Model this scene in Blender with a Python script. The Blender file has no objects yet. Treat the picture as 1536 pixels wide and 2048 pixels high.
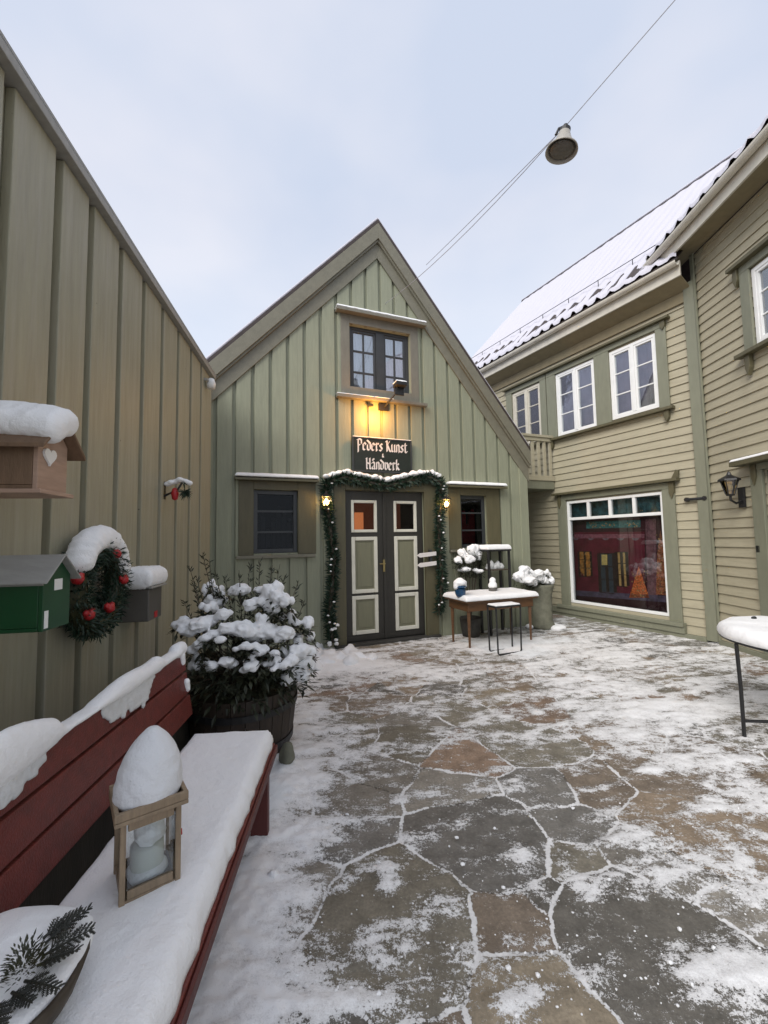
import bpy, bmesh, math, random
import numpy as np
from mathutils import Vector, Matrix, noise
random.seed(7)
scene = bpy.context.scene
COL = scene.collection
rad = math.radians

# ------------------------------------------------------------------ camera model
F, PITCH, ROLL, EYE = 830.0, rad(3.88), rad(-1.02), 1.5
CAM = np.array([0, 0, EYE])
cR, sR, cP, sP = math.cos(ROLL), math.sin(ROLL), math.cos(PITCH), math.sin(PITCH)
def ray(px, py):
    x = (px-768)/F; y = -(py-1024)/F
    x, y = cR*x-sR*y, sR*x+cR*y
    return np.array([x, cP-y*sP, sP+y*cP])
def gnd(px, py, z=0.0):
    r = ray(px, py); return CAM+r*((z-EYE)/r[2])
def dep(px, py, d):
    r = ray(px, py); return CAM+r*(d/r[1])

class Frame:
    """a wall's own axes: x along it, y straight out of it, z up"""
    def __init__(s, o, yaw, out):
        s.o = np.array([o[0], o[1], 0.0]); s.d = np.array([math.sin(yaw), math.cos(yaw), 0])
        s.n = np.array([-s.d[1], s.d[0], 0])*out
    def __call__(s, p): return s.o+s.d*p[0]+s.n*p[1]+np.array([0, 0, p[2]])
    def at(s, px, py, off=0.0):
        r = ray(px, py); t = ((s.o+s.n*off-CAM)@s.n)/(r@s.n); q = CAM+r*t-s.o
        return float(q@s.d), float(q[2])
WORLD = lambda p: np.asarray(p, float)
def shifted(o, yaw=0.0):
    c, s = math.cos(yaw), math.sin(yaw); o = np.asarray(o, float)
    return lambda p: o+np.array([c*p[0]-s*p[1], s*p[0]+c*p[1], p[2]])

G = Frame((0.0, 6.264), rad(68.3), -1)
R = Frame((4.601, 5.822), rad(-27.2), 1)
N = Frame((4.601, 5.822), rad(2.35)+math.pi, -1)
S = 0.9
L = Frame((-2.314*S, 5.343*S), rad(-8.8)+math.pi, 1)
B = Frame((-0.607, 2.287), rad(-5), 1)

# ------------------------------------------------------------------ mesh builder
class MB:
    def __init__(s, fr=WORLD): s.v = []; s.f = []; s.fr = fr; s.vc = []
    def add(s, vs, fs):
        b = len(s.v)
        s.v += [tuple(s.fr(p)) for p in vs]; s.f += [tuple(i+b for i in f) for f in fs]; return s
    def box(s, x0, x1, y0, y1, z0, z1):
        v = [(x, y, z) for z in (z0, z1) for y in (y0, y1) for x in (x0, x1)]
        return s.add(v, [(0, 1, 3, 2), (4, 6, 7, 5), (0, 4, 5, 1), (2, 3, 7, 6), (0, 2, 6, 4), (1, 5, 7, 3)])
    def prism(s, poly, y0, y1):          # poly in (x, z), extruded along y
        n = len(poly); v = [(x, y0, z) for x, z in poly]+[(x, y1, z) for x, z in poly]
        return s.add(v, [tuple(range(n)), tuple(range(2*n-1, n-1, -1))]+[(i, (i+1) % n, n+(i+1) % n, n+i) for i in range(n)])
    def prism_z(s, poly, z0, z1):        # poly in (x, y)
        n = len(poly); v = [(x, y, z0) for x, y in poly]+[(x, y, z1) for x, y in poly]
        return s.add(v, [tuple(range(n)), tuple(range(2*n-1, n-1, -1))]+[(i, (i+1) % n, n+(i+1) % n, n+i) for i in range(n)])
    def slab(s, quad, off):              # quad of 3-D points thickened by a vector
        v = [tuple(q) for q in quad]+[tuple(np.add(q, off)) for q in quad]
        return s.add(v, [(0, 1, 2, 3), (7, 6, 5, 4), (0, 4, 5, 1), (1, 5, 6, 2), (2, 6, 7, 3), (3, 7, 4, 0)])
    def tube(s, pts, r, n=8, cap=True):
        pts = [Vector(p) for p in pts]; rs = r if isinstance(r, (list, tuple)) else [r]*len(pts)
        v = []; f = []; up = Vector((0, 0, 1)); prev = None
        for i, p in enumerate(pts):
            t = (pts[min(i+1, len(pts)-1)]-pts[max(i-1, 0)]).normalized()
            a = prev if prev is not None else (up if abs(t.z) < .95 else Vector((1, 0, 0)))
            u = (a-t*a.dot(t)).normalized(); w = t.cross(u); prev = u
            for k in range(n):
                ang = 2*math.pi*k/n; v.append(tuple(p+(u*math.cos(ang)+w*math.sin(ang))*rs[i]))
        for i in range(len(pts)-1):
            for k in range(n): f.append((i*n+k, i*n+(k+1) % n, (i+1)*n+(k+1) % n, (i+1)*n+k))
        if cap: f += [tuple(range(n)), tuple(range(len(v)-1, len(v)-n-1, -1))]
        return s.add(v, f)
    def lathe(s, prof, n=24, c=(0, 0, 0), cap=True):
        v = []; f = []
        for r, z in prof:
            for k in range(n):
                a = 2*math.pi*k/n; v.append((c[0]+r*math.cos(a), c[1]+r*math.sin(a), c[2]+z))
        for i in range(len(prof)-1):
            for k in range(n): f.append((i*n+k, i*n+(k+1) % n, (i+1)*n+(k+1) % n, (i+1)*n+k))
        if cap: f += [tuple(range(n)), tuple(range(len(v)-1, len(v)-n-1, -1))]
        return s.add(v, f)
    def blob(s, c, r, sub=2, amp=.18, sc=2.0, seed=0):
        bm = bmesh.new(); bmesh.ops.create_icosphere(bm, subdivisions=sub, radius=1)
        r = (r, r, r) if not hasattr(r, '__len__') else r
        v = []
        for q in bm.verts:
            k = 1+amp*noise.noise(q.co*sc+Vector((seed*7.3+c[0]*9, c[1]*9, c[2]*9)))
            v.append((c[0]+q.co.x*r[0]*k, c[1]+q.co.y*r[1]*k, c[2]+q.co.z*r[2]*k))
        s.add(v, [tuple(x.index for x in q.verts) for q in bm.faces]); bm.free(); return s
    def leaf(s, p, d, up, ln, w):        # a small folded leaf
        p = Vector(p); d = Vector(d).normalized(); sd = d.cross(Vector(up))
        if sd.length < 1e-4: sd = Vector((1, 0, 0))
        sd.normalize(); nn = sd.cross(d)
        a = p+d*ln*.5+nn*w*.12
        return s.add([tuple(p), tuple(a+sd*w*.5), tuple(p+d*ln), tuple(a-sd*w*.5)], [(0, 1, 2), (0, 2, 3)])
    def snow_rect(s, x0, x1, y0, y1, z, t, r=None, amp=.15, over=0.0, sag=0.0, seed=0.0, step=.05):
        """a rounded pillow of snow lying on a rectangle"""
        x0 -= over; x1 += over; y0 -= over; y1 += over
        r = r or t; r = min(r, (x1-x0)*.5, (y1-y0)*.5)
        def ticks(a, b):
            e = [0, .03, .12, .3, .6, 1.0]; lo = [a+r*k for k in e]; hi = [b-r*k for k in reversed(e)]
            m = max(1, int((hi[0]-lo[-1])/step)) if hi[0]-lo[-1] > 1e-4 else 0
            mid = [lo[-1]+(hi[0]-lo[-1])*i/m for i in range(1, m)] if m else []
            return lo+mid+(hi if m else hi[1:])
        X = ticks(x0, x1); Y = ticks(y0, y1); nx, ny = len(X), len(Y); v = []; f = []
        for y in Y:
            for x in X:
                d = min(x-x0, x1-x, y-y0, y1-y); q = min(1, max(0, d/r))
                nz = noise.noise(Vector((x*7, y*7, seed)))*.6+noise.noise(Vector((x*20, y*20, seed+3)))*.3
                h = t*math.sqrt(max(0, 1-(1-q)**2))*(1+amp*nz)
                jx = .012*noise.noise(Vector((x*14, y*14, seed+9)))*(1-q); jy = .012*noise.noise(Vector((x*14, y*14, seed+19)))*(1-q)
                v.append((x+jx, y+jy, z+h-sag*(1-q)*(1 if q < 1 else 0)))
        for j in range(ny-1):
            for i in range(nx-1): a = j*nx+i; f.append((a, a+1, a+nx+1, a+nx))
        rim = list(range(nx))+[nx*(j+1)-1 for j in range(1, ny)]+[nx*ny-1-i for i in range(1, nx)]+[nx*(ny-1-j) for j in range(1, ny-1)]
        f.append(tuple(reversed(rim)))
        return s.add(v, f)
    def build(s, name, mat, parent=None, loc=None, bevel=0, smooth=False, remesh=0, normals=True, sub=0):
        if parent is not None:
            P = Vector((0, 0, 0)); q = parent
            while q is not None: P += q.location; q = q.parent
        else: P = Vector(loc) if loc is not None else Vector((0, 0, 0))
        me = bpy.data.meshes.new(name)
        me.from_pydata([(a-P.x, b-P.y, c-P.z) for a, b, c in s.v], [], s.f)
        if normals:
            bm = bmesh.new(); bm.from_mesh(me); bmesh.ops.recalc_face_normals(bm, faces=bm.faces); bm.to_mesh(me); bm.free()
        o = bpy.data.objects.new(name, me); COL.objects.link(o)
        if parent is not None: o.parent = parent
        else: o.location = P
        me.materials.append(mat)
        if smooth or remesh: me.polygons.foreach_set('use_smooth', [True]*len(me.polygons))
        if remesh:
            m = o.modifiers.new('skin', 'REMESH'); m.mode = 'VOXEL'; m.voxel_size = remesh; m.use_smooth_shade = True
            m = o.modifiers.new('soft', 'SMOOTH'); m.factor = .5; m.iterations = 3
        if bevel:
            m = o.modifiers.new('edge', 'BEVEL'); m.width = bevel; m.segments = 2; m.limit_method = 'ANGLE'; m.angle_limit = rad(40)
        return o

def thing(name, label, cat, loc, group=None):
    o = bpy.data.objects.new(name, None); COL.objects.link(o); o.location = tuple(float(a) for a in loc); o.empty_display_size = .1
    o['label'] = label; o['category'] = cat
    if group: o['group'] = group
    return o
def tag(o, label, cat, group=None):
    o['label'] = label; o['category'] = cat
    if group: o['group'] = group
    return o

# ------------------------------------------------------------------ materials
def srgb(r, g, b):
    return tuple(((c/255)/12.92 if c/255 < .04045 else ((c/255+.055)/1.055)**2.4) for c in (r, g, b))
def nodes(name):
    m = bpy.data.materials.new(name); m.use_nodes = True; nt = m.node_tree
    return m, nt, nt.nodes['Principled BSDF']
def add(nt, t, **kw):
    n = nt.nodes.new(t)
    for k, v in kw.items():
        if k in n.inputs: n.inputs[k].default_value = v
        else: setattr(n, k, v)
    return n
def surf(name, col, rough=.55, var=.12, scale=6, stretch=(1, 1, 1), bump=.15, bscale=40, metal=0, spec=.5, dirt_or_tint=None, dirt_or_tint_amt=.3, dscale=2.0, dstretch=(1, 1, 1), specks=0):
    """base colour with mottling, optional dirt, and a fine relief"""
    m, nt, b = nodes(name); lk = nt.links.new
    tc = add(nt, 'ShaderNodeTexCoord'); mp = add(nt, 'ShaderNodeMapping'); mp.inputs['Scale'].default_value = stretch
    lk(tc.outputs['Object'], mp.inputs['Vector'])
    n1 = add(nt, 'ShaderNodeTexNoise', Scale=scale, Detail=6.0, Roughness=.6); lk(mp.outputs[0], n1.inputs['Vector'])
    ra = add(nt, 'ShaderNodeMapRange'); ra.inputs['From Min'].default_value = .3; ra.inputs['From Max'].default_value = .7
    ra.inputs['To Min'].default_value = 1-var; ra.inputs['To Max'].default_value = 1+var; lk(n1.outputs['Fac'], ra.inputs['Value'])
    mx = add(nt, 'ShaderNodeVectorMath', operation='SCALE'); mx.inputs[0].default_value = col; lk(ra.outputs[0], mx.inputs['Scale'])
    out = mx.outputs[0]
    if dirt_or_tint:
        mp2 = add(nt, 'ShaderNodeMapping'); mp2.inputs['Scale'].default_value = dstretch; lk(tc.outputs['Object'], mp2.inputs['Vector'])
        n2 = add(nt, 'ShaderNodeTexNoise', Scale=dscale, Detail=8.0, Roughness=.7); lk(mp2.outputs[0], n2.inputs['Vector'])
        r2 = add(nt, 'ShaderNodeMapRange'); r2.inputs['From Min'].default_value = .48; r2.inputs['From Max'].default_value = .72; r2.inputs['To Max'].default_value = dirt_or_tint_amt
        lk(n2.outputs['Fac'], r2.inputs['Value'])
        mm = add(nt, 'ShaderNodeMixRGB'); lk(r2.outputs[0], mm.inputs['Fac']); lk(out, mm.inputs['Color1']); mm.inputs['Color2'].default_value = (*dirt_or_tint, 1); out = mm.outputs[0]
    if specks:
        vo = add(nt, 'ShaderNodeTexVoronoi', Scale=specks); lk(tc.outputs['Object'], vo.inputs['Vector'])
        rs = add(nt, 'ShaderNodeMapRange'); rs.inputs['From Min'].default_value = .022; rs.inputs['From Max'].default_value = .035; rs.inputs['To Min'].default_value = .65; rs.inputs['To Max'].default_value = 0
        lk(vo.outputs['Distance'], rs.inputs[0]); mk = add(nt, 'ShaderNodeMixRGB'); lk(rs.outputs[0], mk.inputs['Fac']); lk(out, mk.inputs['Color1']); mk.inputs['Color2'].default_value = (.03, .026, .02, 1); out = mk.outputs[0]
    lk(out, b.inputs['Base Color'])
    b.inputs['Roughness'].default_value = rough; b.inputs['Metallic'].default_value = metal; b.inputs['Specular IOR Level'].default_value = spec
    if bump:
        n3 = add(nt, 'ShaderNodeTexNoise', Scale=bscale, Detail=4.0); lk(mp.outputs[0], n3.inputs['Vector'])
        bp = add(nt, 'ShaderNodeBump', Strength=bump, Distance=.01); lk(n3.outputs['Fac'], bp.inputs['Height']); lk(bp.outputs[0], b.inputs['Normal'])
    return m
def snow_mat(name, col=(.885, .89, .90), big=.6, fine=.9):
    m, nt, b = nodes(name); lk = nt.links.new
    tc = add(nt, 'ShaderNodeTexCoord')
    a = add(nt, 'ShaderNodeTexNoise', Scale=22.0, Detail=5.0); c = add(nt, 'ShaderNodeTexNoise', Scale=170.0, Detail=3.0)
    lk(tc.outputs['Object'], a.inputs['Vector']); lk(tc.outputs['Object'], c.inputs['Vector'])
    b1 = add(nt, 'ShaderNodeBump', Strength=big, Distance=.012); lk(a.outputs['Fac'], b1.inputs['Height'])
    b2 = add(nt, 'ShaderNodeBump', Strength=fine, Distance=.002); lk(c.outputs['Fac'], b2.inputs['Height']); lk(b1.outputs[0], b2.inputs['Normal'])
    lk(b2.outputs[0], b.inputs['Normal'])
    b.inputs['Base Color'].default_value = (*col, 1); b.inputs['Roughness'].default_value = .65; b.inputs['Specular IOR Level'].default_value = .3
    return m
def glass(name, tint=(.9, .93, .95), refl=.25):
    m, nt, b = nodes(name); lk = nt.links.new; nt.nodes.remove(b); out = nt.nodes['Material Output']
    t = add(nt, 'ShaderNodeBsdfTransparent'); t.inputs[0].default_value = (*tint, 1)
    g = add(nt, 'ShaderNodeBsdfGlossy', Roughness=.03); g.inputs[0].default_value = (.95, .97, 1, 1)
    tc = add(nt, 'ShaderNodeTexCoord'); n = add(nt, 'ShaderNodeTexNoise', Scale=3.0); lk(tc.outputs['Object'], n.inputs['Vector'])
    bp = add(nt, 'ShaderNodeBump', Strength=.06, Distance=.02); lk(n.outputs['Fac'], bp.inputs['Height']); lk(bp.outputs[0], g.inputs['Normal'])
    lw = add(nt, 'ShaderNodeFresnel', IOR=1.5); ma = add(nt, 'ShaderNodeMath', operation='ADD'); ma.use_clamp = True
    lk(lw.outputs[0], ma.inputs[0]); ma.inputs[1].default_value = refl-.04
    mx = add(nt, 'ShaderNodeMixShader'); lk(ma.outputs[0], mx.inputs[0]); lk(t.outputs[0], mx.inputs[1]); lk(g.outputs[0], mx.inputs[2]); lk(mx.outputs[0], out.inputs['Surface'])
    return m
def emit(name, col, st):
    m, nt, b = nodes(name); b.inputs['Base Color'].default_value = (*col, 1); b.inputs['Emission Color'].default_value = (*col, 1); b.inputs['Emission Strength'].default_value = st
    return m
def leafmat(name, c1, c2, rough=.5):
    m, nt, b = nodes(name); lk = nt.links.new
    tc = add(nt, 'ShaderNodeTexCoord'); n = add(nt, 'ShaderNodeTexNoise', Scale=18.0, Detail=4.0); lk(tc.outputs['Object'], n.inputs['Vector'])
    cr = add(nt, 'ShaderNodeValToRGB'); cr.color_ramp.elements[0].position = .35; cr.color_ramp.elements[1].position = .65
    cr.color_ramp.elements[0].color = (*c1, 1); cr.color_ramp.elements[1].color = (*c2, 1); lk(n.outputs['Fac'], cr.inputs[0]); lk(cr.outputs[0], b.inputs['Base Color'])
    b.inputs['Roughness'].default_value = rough
    return m

M = dict(
    shed=surf('olive_tan_boards', (.31, .295, .212), .45, .12, 5, (6, 6, .5), .25, 30, dirt_or_tint=(.40, .375, .315), dirt_or_tint_amt=.5, dscale=3, dstretch=(5, 5, .35), specks=5),
    gable=surf('sage_green_boards', (.262, .275, .196), .55, .09, 6, (6, 6, .5), .25, 30, dirt_or_tint=(.20, .20, .15), dirt_or_tint_amt=.25, dscale=2, dstretch=(5, 5, .4)),
    rake=surf('taupe_boards', (.172, .163, .122), .5, .1, 6, (2, 2, 2), .2, 40),
    casing=surf('dark_olive_trim', (.098, .088, .048), .5, .12, 6, (4, 4, .6), .2, 40),
    taupe=surf('grey_taupe_trim', (.17, .158, .125), .5, .1, 6, (3, 3, 1), .2, 40),
    sash=surf('blackened_sash', (.032, .036, .040), .4, .15, 8, bump=.1),
    door=surf('brown_black_door', (.026, .024, .020), .42, .15, 8, (4, 4, .6), .15, 40),
    dpanel=surf('moss_door_panel', (.185, .182, .118), .5, .08, 6, (5, 5, .6), .15, 40),
    cream=surf('cream_moulding', (.66, .64, .55), .5, .06, 8, bump=.1),
    clap=surf('khaki_clapboard', (.385, .352, .252), .55, .09, 4, (.6, .6, 8), .2, 40, dirt_or_tint=(.22, .195, .13), dirt_or_tint_amt=.35, dscale=1.6, dstretch=(1, 1, 1.5)),
    sage=surf('sage_trim', (.195, .20, .145), .5, .08, 6, (3, 3, .7), .15, 40),
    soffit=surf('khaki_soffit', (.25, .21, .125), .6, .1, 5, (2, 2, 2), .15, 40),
    gutter=surf('pale_gutter', (.58, .55, .47), .4, .1, 8, bump=.05),
    white=surf('white_paint', (.78, .79, .78), .4, .04, 8, bump=.08),
    tile=surf('brown_roof_tile', (.045, .032, .028), .5, .3, 12, bump=.2),
    red=surf('barn_red_paint', (.135, .022, .016), .42, .22, 5, (1, 6, 6), .3, 30, dirt_or_tint=(.05, .012, .010), dirt_or_tint_amt=.5, dscale=4, dstretch=(.6, 5, 5)),
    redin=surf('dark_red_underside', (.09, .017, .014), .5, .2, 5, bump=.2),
    plinth_or_shade_box=surf('shade_box_brown', (.028, .024, .017), .7, .3, 5, (6, 6, 1), .3, 30),  # near-black so the gap behind the bench reads as shade
    birch=surf('pale_pine_lath', (.27, .20, .13), .6, .2, 10, (8, 8, 1), .2, 50, dirt_or_tint=(.15, .11, .07), dirt_or_tint_amt=.5, dscale=6),
    boxwood=surf('pinkish_pine', (.40, .27, .20), .6, .12, 8, (1, 1, 6), .2, 40),
    boxside=surf('shaded_brown_pine', (.17, .105, .062), .6, .15, 8, (6, 6, 1), .2, 40),  # brown pine with the shade of the near side put into its colour
    green=surf('green_enamel', (.006, .055, .018), .3, .1, 8, bump=.03),
    zinc=surf('grey_zinc', (.30, .295, .275), .5, .1, 10, (1, 4, 1), .1, 30),
    greybox=surf('grey_enamel', (.095, .088, .078), .4, .08, 8, bump=.03),
    black=surf('black_iron', (.014, .014, .015), .45, .2, 20, bump=.15),
    shade=surf('lamp_enamel', (.34, .32, .28), .35, .12, 10, bump=.05),
    barrel=surf('dark_oak_staves', (.030, .020, .013), .6, .3, 6, (6, 6, .6), .3, 30),
    oak=surf('brown_table_wood', (.105, .048, .018), .45, .3, 6, (1, 1, 6), .25, 40),
    stone=surf('mossy_stone', (.15, .15, .11), .8, .3, 9, bump=.5, bscale=25),
    darkstone=surf('dark_masonry', (.05, .048, .042), .8, .3, 9, bump=.5, bscale=25),
    brownboard=surf('brown_passage_boards', (.15, .11, .06), .6, .2, 5, (1, 1, 6), .2, 40),
    bark=surf('twig_bark', (.055, .042, .028), .7, .3, 20, bump=.2),
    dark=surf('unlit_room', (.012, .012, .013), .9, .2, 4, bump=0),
    curtain=surf('lace_curtain', (.62, .62, .68), .9, .12, 14, (6, 6, .6), .3, 30),
    curtain2=surf('reflection_mauve_blind', (.36, .30, .37), .9, .3, 4, (1, 1, 1), .1, 30, dirt_or_tint=(.16, .22, .27), dirt_or_tint_amt=.7, dscale=2.5),  # mauve and teal patches stand for reflections in the panes
    blue=surf('blue_glaze', (.008, .05, .12), .25, .2, 12, bump=.05),
    redorn=surf('red_bauble', (.42, .018, .022), .35, .25, 14, bump=.2),
    candle=surf('wax', (.62, .64, .58), .5, .06, 8, bump=.1),
    sign=surf('dark_green_signboard', (.012, .018, .015), .4, .2, 10, bump=.1),
    letter=surf('white_lettering', (.72, .68, .66), .5, .04, 10, bump=0),
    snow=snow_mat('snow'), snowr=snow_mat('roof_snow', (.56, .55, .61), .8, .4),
    coarsesnow=snow_mat('coarse_snow', (.72, .73, .75), 1.0, .7),
    dirtysnow=snow_mat('icy_snow', (.62, .63, .63), .9, .8),
    pane=glass('window_pane'), panedark=glass('dim_window_pane', (.55, .57, .60), .012), lampglass=glass('lamp_glass', (1, .85, .6), .12),
    clearglass=glass('clear_pane', (.95, .97, .97), .06),
    fir=leafmat('fir_needles', (.007, .022, .012), (.018, .045, .024)),
    rhodo=leafmat('shrub_leaves', (.012, .017, .009), (.045, .050, .026)),
    moss=leafmat('wreath_moss', (.020, .024, .010), (.055, .055, .022)),
    cypress=leafmat('cypress_frond', (.012, .014, .009), (.034, .034, .024)),
)

# ------------------------------------------------------------------ ground
def build_ground():
    stones = [(751, 1406, 50, 'b'), (655, 1409, 33, 'b'), (824, 1431, 35, 'g'), (890, 1412, 40, 'o'), (814, 1482, 60, 'o'), (935, 1514, 72, 'r'),
              (1030, 1488, 75, 'o'), (750, 1536, 55, 'g'), (1094, 1577, 58, 's'), (1195, 1577, 68, 'b'), (1160, 1647, 60, 's'), (1341, 1561, 80, 'b'),
              (1392, 1657, 125, 'n'), (916, 1580, 70, 'g'), (967, 1676, 125, 's'), (687, 1587, 60, 'g'), (674, 1666, 50, 's'), (1164, 1733, 50, 'o'),
              (1322, 1727, 100, 'g'), (795, 1841, 165, 'o'), (1030, 1854, 100, 'b'), (1110, 1800, 50, 'd'), (1322, 1904, 190, 'd'), (1450, 1790, 90, 'g'),
              (1081, 2010, 140, 't'), (846, 2038, 60, 'b'), (719, 2044, 60, 'd'), (598, 1771, 80, 'g')]
    cols = dict(b=(.185, .15, .115), g=(.19, .175, .15), o=(.165, .15, .118), r=(.20, .143, .103), s=(.135, .128, .115), n=(.205, .16, .115), d=(.115, .107, .092), t=(.22, .185, .135))
    sx, sy, sw, sc = [], [], [], []
    for px, py, rp, k in stones:
        p = gnd(px, py); sx.append(p[0]); sy.append(p[1]); sw.append(rp*p[1]/F*1.0); sc.append(cols[k])
    rng = np.random.default_rng(11)
    pal = [cols[k] for k in 'bgosrondt']
    mx, my, mw = np.array(sx), np.array(sy), np.array(sw)
    for gx in np.arange(-3, 6, .44):
        for gy in np.arange(.2, 12, .44):
            x = gx+rng.uniform(-.2, .2); y = gy+rng.uniform(-.2, .2)
            if np.min(np.hypot(mx-x, my-y)-mw) < .12: continue
            sx.append(x); sy.append(y); sw.append(rng.uniform(.08, .28)); sc.append(pal[rng.integers(len(pal))])
    sx, sy, sw, sc = map(np.array, (sx, sy, sw, sc))
    sc = sc*(1+rng.uniform(-.15, .15, (len(sc), 1)))
    X = np.concatenate([np.arange(-3.2, -1.2, .04), np.arange(-1.2, 2.6, .0115), np.arange(2.6, 5.6, .03)])
    ys = [.55]
    while ys[-1] < 11.5: ys.append(ys[-1]+max(.009, .0062*ys[-1]))
    Y = np.array(ys); nx, ny = len(X), len(Y)
    GX, GY = np.meshgrid(X, Y); P = np.stack([GX.ravel(), GY.ravel()], 1)
    def vnoise(x, y, seed):
        g = np.random.default_rng(seed).random((256, 256)); xi = np.floor(x).astype(int); yi = np.floor(y).astype(int)
        fx = x-xi; fy = y-yi; fx = fx*fx*(3-2*fx); fy = fy*fy*(3-2*fy)
        a = g[yi % 256, xi % 256]; b = g[yi % 256, (xi+1) % 256]; c = g[(yi+1) % 256, xi % 256]; d = g[(yi+1) % 256, (xi+1) % 256]
        return (a*(1-fx)+b*fx)*(1-fy)+(c*(1-fx)+d*fx)*fy
    def fbm(x, y, seed, o=4):
        t = 0; a = .5; n = 0
        for i in range(o): t = t+a*vnoise(x*2**i+i*17.3, y*2**i+i*9.1, seed+i); n += a; a *= .5
        return t/n
    x, y = P[:, 0], P[:, 1]
    wx = x+(fbm(x*3, y*3, 1)-.5)*.12+(fbm(x*16, y*16, 21)-.5)*.014; wy = y+(fbm(x*3, y*3, 5)-.5)*.12+(fbm(x*16, y*16, 25)-.5)*.014
    best = np.full(len(x), 1e9); sec = best.copy(); bi = np.zeros(len(x), int); si = bi.copy()
    for k in range(len(sx)):
        d = (wx-sx[k])**2+(wy-sy[k])**2-sw[k]**2
        m1 = d < best; m2 = (~m1) & (d < sec)
        sec = np.where(m1, best, np.where(m2, d, sec)); si = np.where(m1, bi, np.where(m2, k, si))
        bi = np.where(m1, k, bi); best = np.where(m1, d, best)
    dist = np.hypot(sx[bi]-sx[si], sy[bi]-sy[si])+1e-4
    edge = (sec-best)/(2*dist)                       # metres to the joint
    # where the snow lies thick (pushed aside by the broom, or never swept)
    base = np.zeros(len(x))+.0
    blobs = [(660, 1325, .60, .42, 1.5), (620, 1290, .4, .3, .8), (960, 1290, .75, .45, .85), (1060, 1300, .5, .5, .6), (540, 1640, .20, .9, .62), (640, 1560, .22, .35, .35), (650, 1690, .18, .12, .35), (585, 1500, .20, .6, .6), (470, 1850, .24, .6, .7),
             (590, 1800, .10, .35, .28), (560, 2000, .25, .16, .5), (1250, 1430, .7, .35, .5), (1180, 1370, .6, .25, .4), (1420, 1510, .45, .16, .55), (1330, 1425, .5, .2, .45),
             (1420, 1745, .45, .10, .55), (1500, 1960, .25, .10, .7), (1270, 1690, .3, .06, .6), (770, 1760, .06, .12, .9), (740, 1340, .5, .3, .5), (1150, 1290, 1.2, .5, .45),
             (1300, 1330, 1.0, .5, .35), (900, 1345, .8, .25, .45), (700, 1480, .22, .25, .45), (1500, 1600, .5, .3, .35), (640, 1600, .15, .3, .4), (730, 1640, .25, .05, .6),
             (1050, 1715, .05, .12, .5), (1490, 1400, .5, .3, .5), (820, 1690, .05, .1, .6), (1140, 1740, .05, .1, .6), (1030, 2010, .12, .03, .5), (1200, 1960, .10, .06, .6),
             (1290, 1540, .12, .04, .8), (870, 1790, .05, .03, .5), (690, 2010, .25, .04, .8), (760, 1980, .12, .05, .3)]
    for px, py, rx, ry, a in blobs:
        p = gnd(px, py); base = np.maximum(base, 0)+a*np.exp(-((x-p[0])/rx)**2-((y-p[1])/ry)**2)
    base = base*.88+np.clip((y-3.0)/2.5, 0, .17)+np.clip((-.42-x)*.8, 0, .35)*(y < 6)
    base += np.where(x > 1.6, .10, 0)+np.where(y < .8, .1, 0)
    streak = fbm((x*.95+y*.3)*2.6, (y*.95-x*.3)*11, 40, 5)      # broom strokes
    lump = fbm(x*5, y*5, 60, 5)
    s = base*.9+(streak-.5)*1.15+(lump-.5)*.6+.17
    jw = .006+.015*fbm(x*5, y*5, 70, 3)**1.3
    joint = np.clip(1-edge/jw, 0, 1)
    deep = np.clip(s-.30, 0, 1)
    z = deep*.024*(.7+.6*fbm(x*30, y*30, 77, 3))-np.clip(1-edge/.03, 0, 1)*.004+(fbm(x*9, y*9, 99, 3)-.5)*.006
    z += (rng.uniform(-.004, .004, len(sx)))[bi]*np.clip(edge/.012, 0, 1)
    z += np.where(base > 1.0, (base-1.0)*.05, 0)
    me = bpy.data.meshes.new('ground')
    verts = np.stack([x, y, z], 1).astype(np.float32)
    jj, ii = np.meshgrid(np.arange(ny-1), np.arange(nx-1), indexing='ij'); a = (jj*nx+ii).ravel()
    quads = np.stack([a, a+1, a+nx+1, a+nx], 1)
    # a skirt that carries the same sheet out to the horizon
    nv = len(verts); e = 60.0
    ring = [(-e, -e), (e, -e), (e, e), (-e, e)]; corner = [0, nx-1, nx*ny-1, nx*(ny-1)]
    allv = np.concatenate([verts, np.array([(p[0], p[1], -.02) for p in ring], np.float32)])
    faces = quads.tolist()+[[nv+i, nv+(i+1) % 4, corner[(i+1) % 4], corner[i]] for i in range(4)]
    me.from_pydata(allv.tolist(), [], faces)
    def attr(nm, data, fill):
        at = me.attributes.new(nm, 'FLOAT', 'POINT'); at.data.foreach_set('value', np.concatenate([data, np.full(4, fill)]).astype(np.float32))
    attr('snow_depth', s, .6); attr('joint_dist', edge, 1.0)
    ca = me.attributes.new('stone_tint', 'FLOAT_COLOR', 'POINT')
    cc = np.ones((nv+4, 4), np.float32); cc[:nv, :3] = sc[bi]*1.28; cc[nv:, :3] = .15; ca.data.foreach_set('color', cc.ravel())
    me.polygons.foreach_set('use_smooth', [True]*len(me.polygons))
    o = bpy.data.objects.new('ground', me); COL.objects.link(o); o['kind'] = 'structure'; o['label'] = 'irregular flagstone paving with swept snow and snow filled joints'
    m, nt, b = nodes('flagstones_under_snow'); lk = nt.links.new
    tc = add(nt, 'ShaderNodeTexCoord')
    A = add(nt, 'ShaderNodeAttribute', attribute_name='snow_depth'); J = add(nt, 'ShaderNodeAttribute', attribute_name='joint_dist'); T = add(nt, 'ShaderNodeAttribute', attribute_name='stone_tint')
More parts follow.
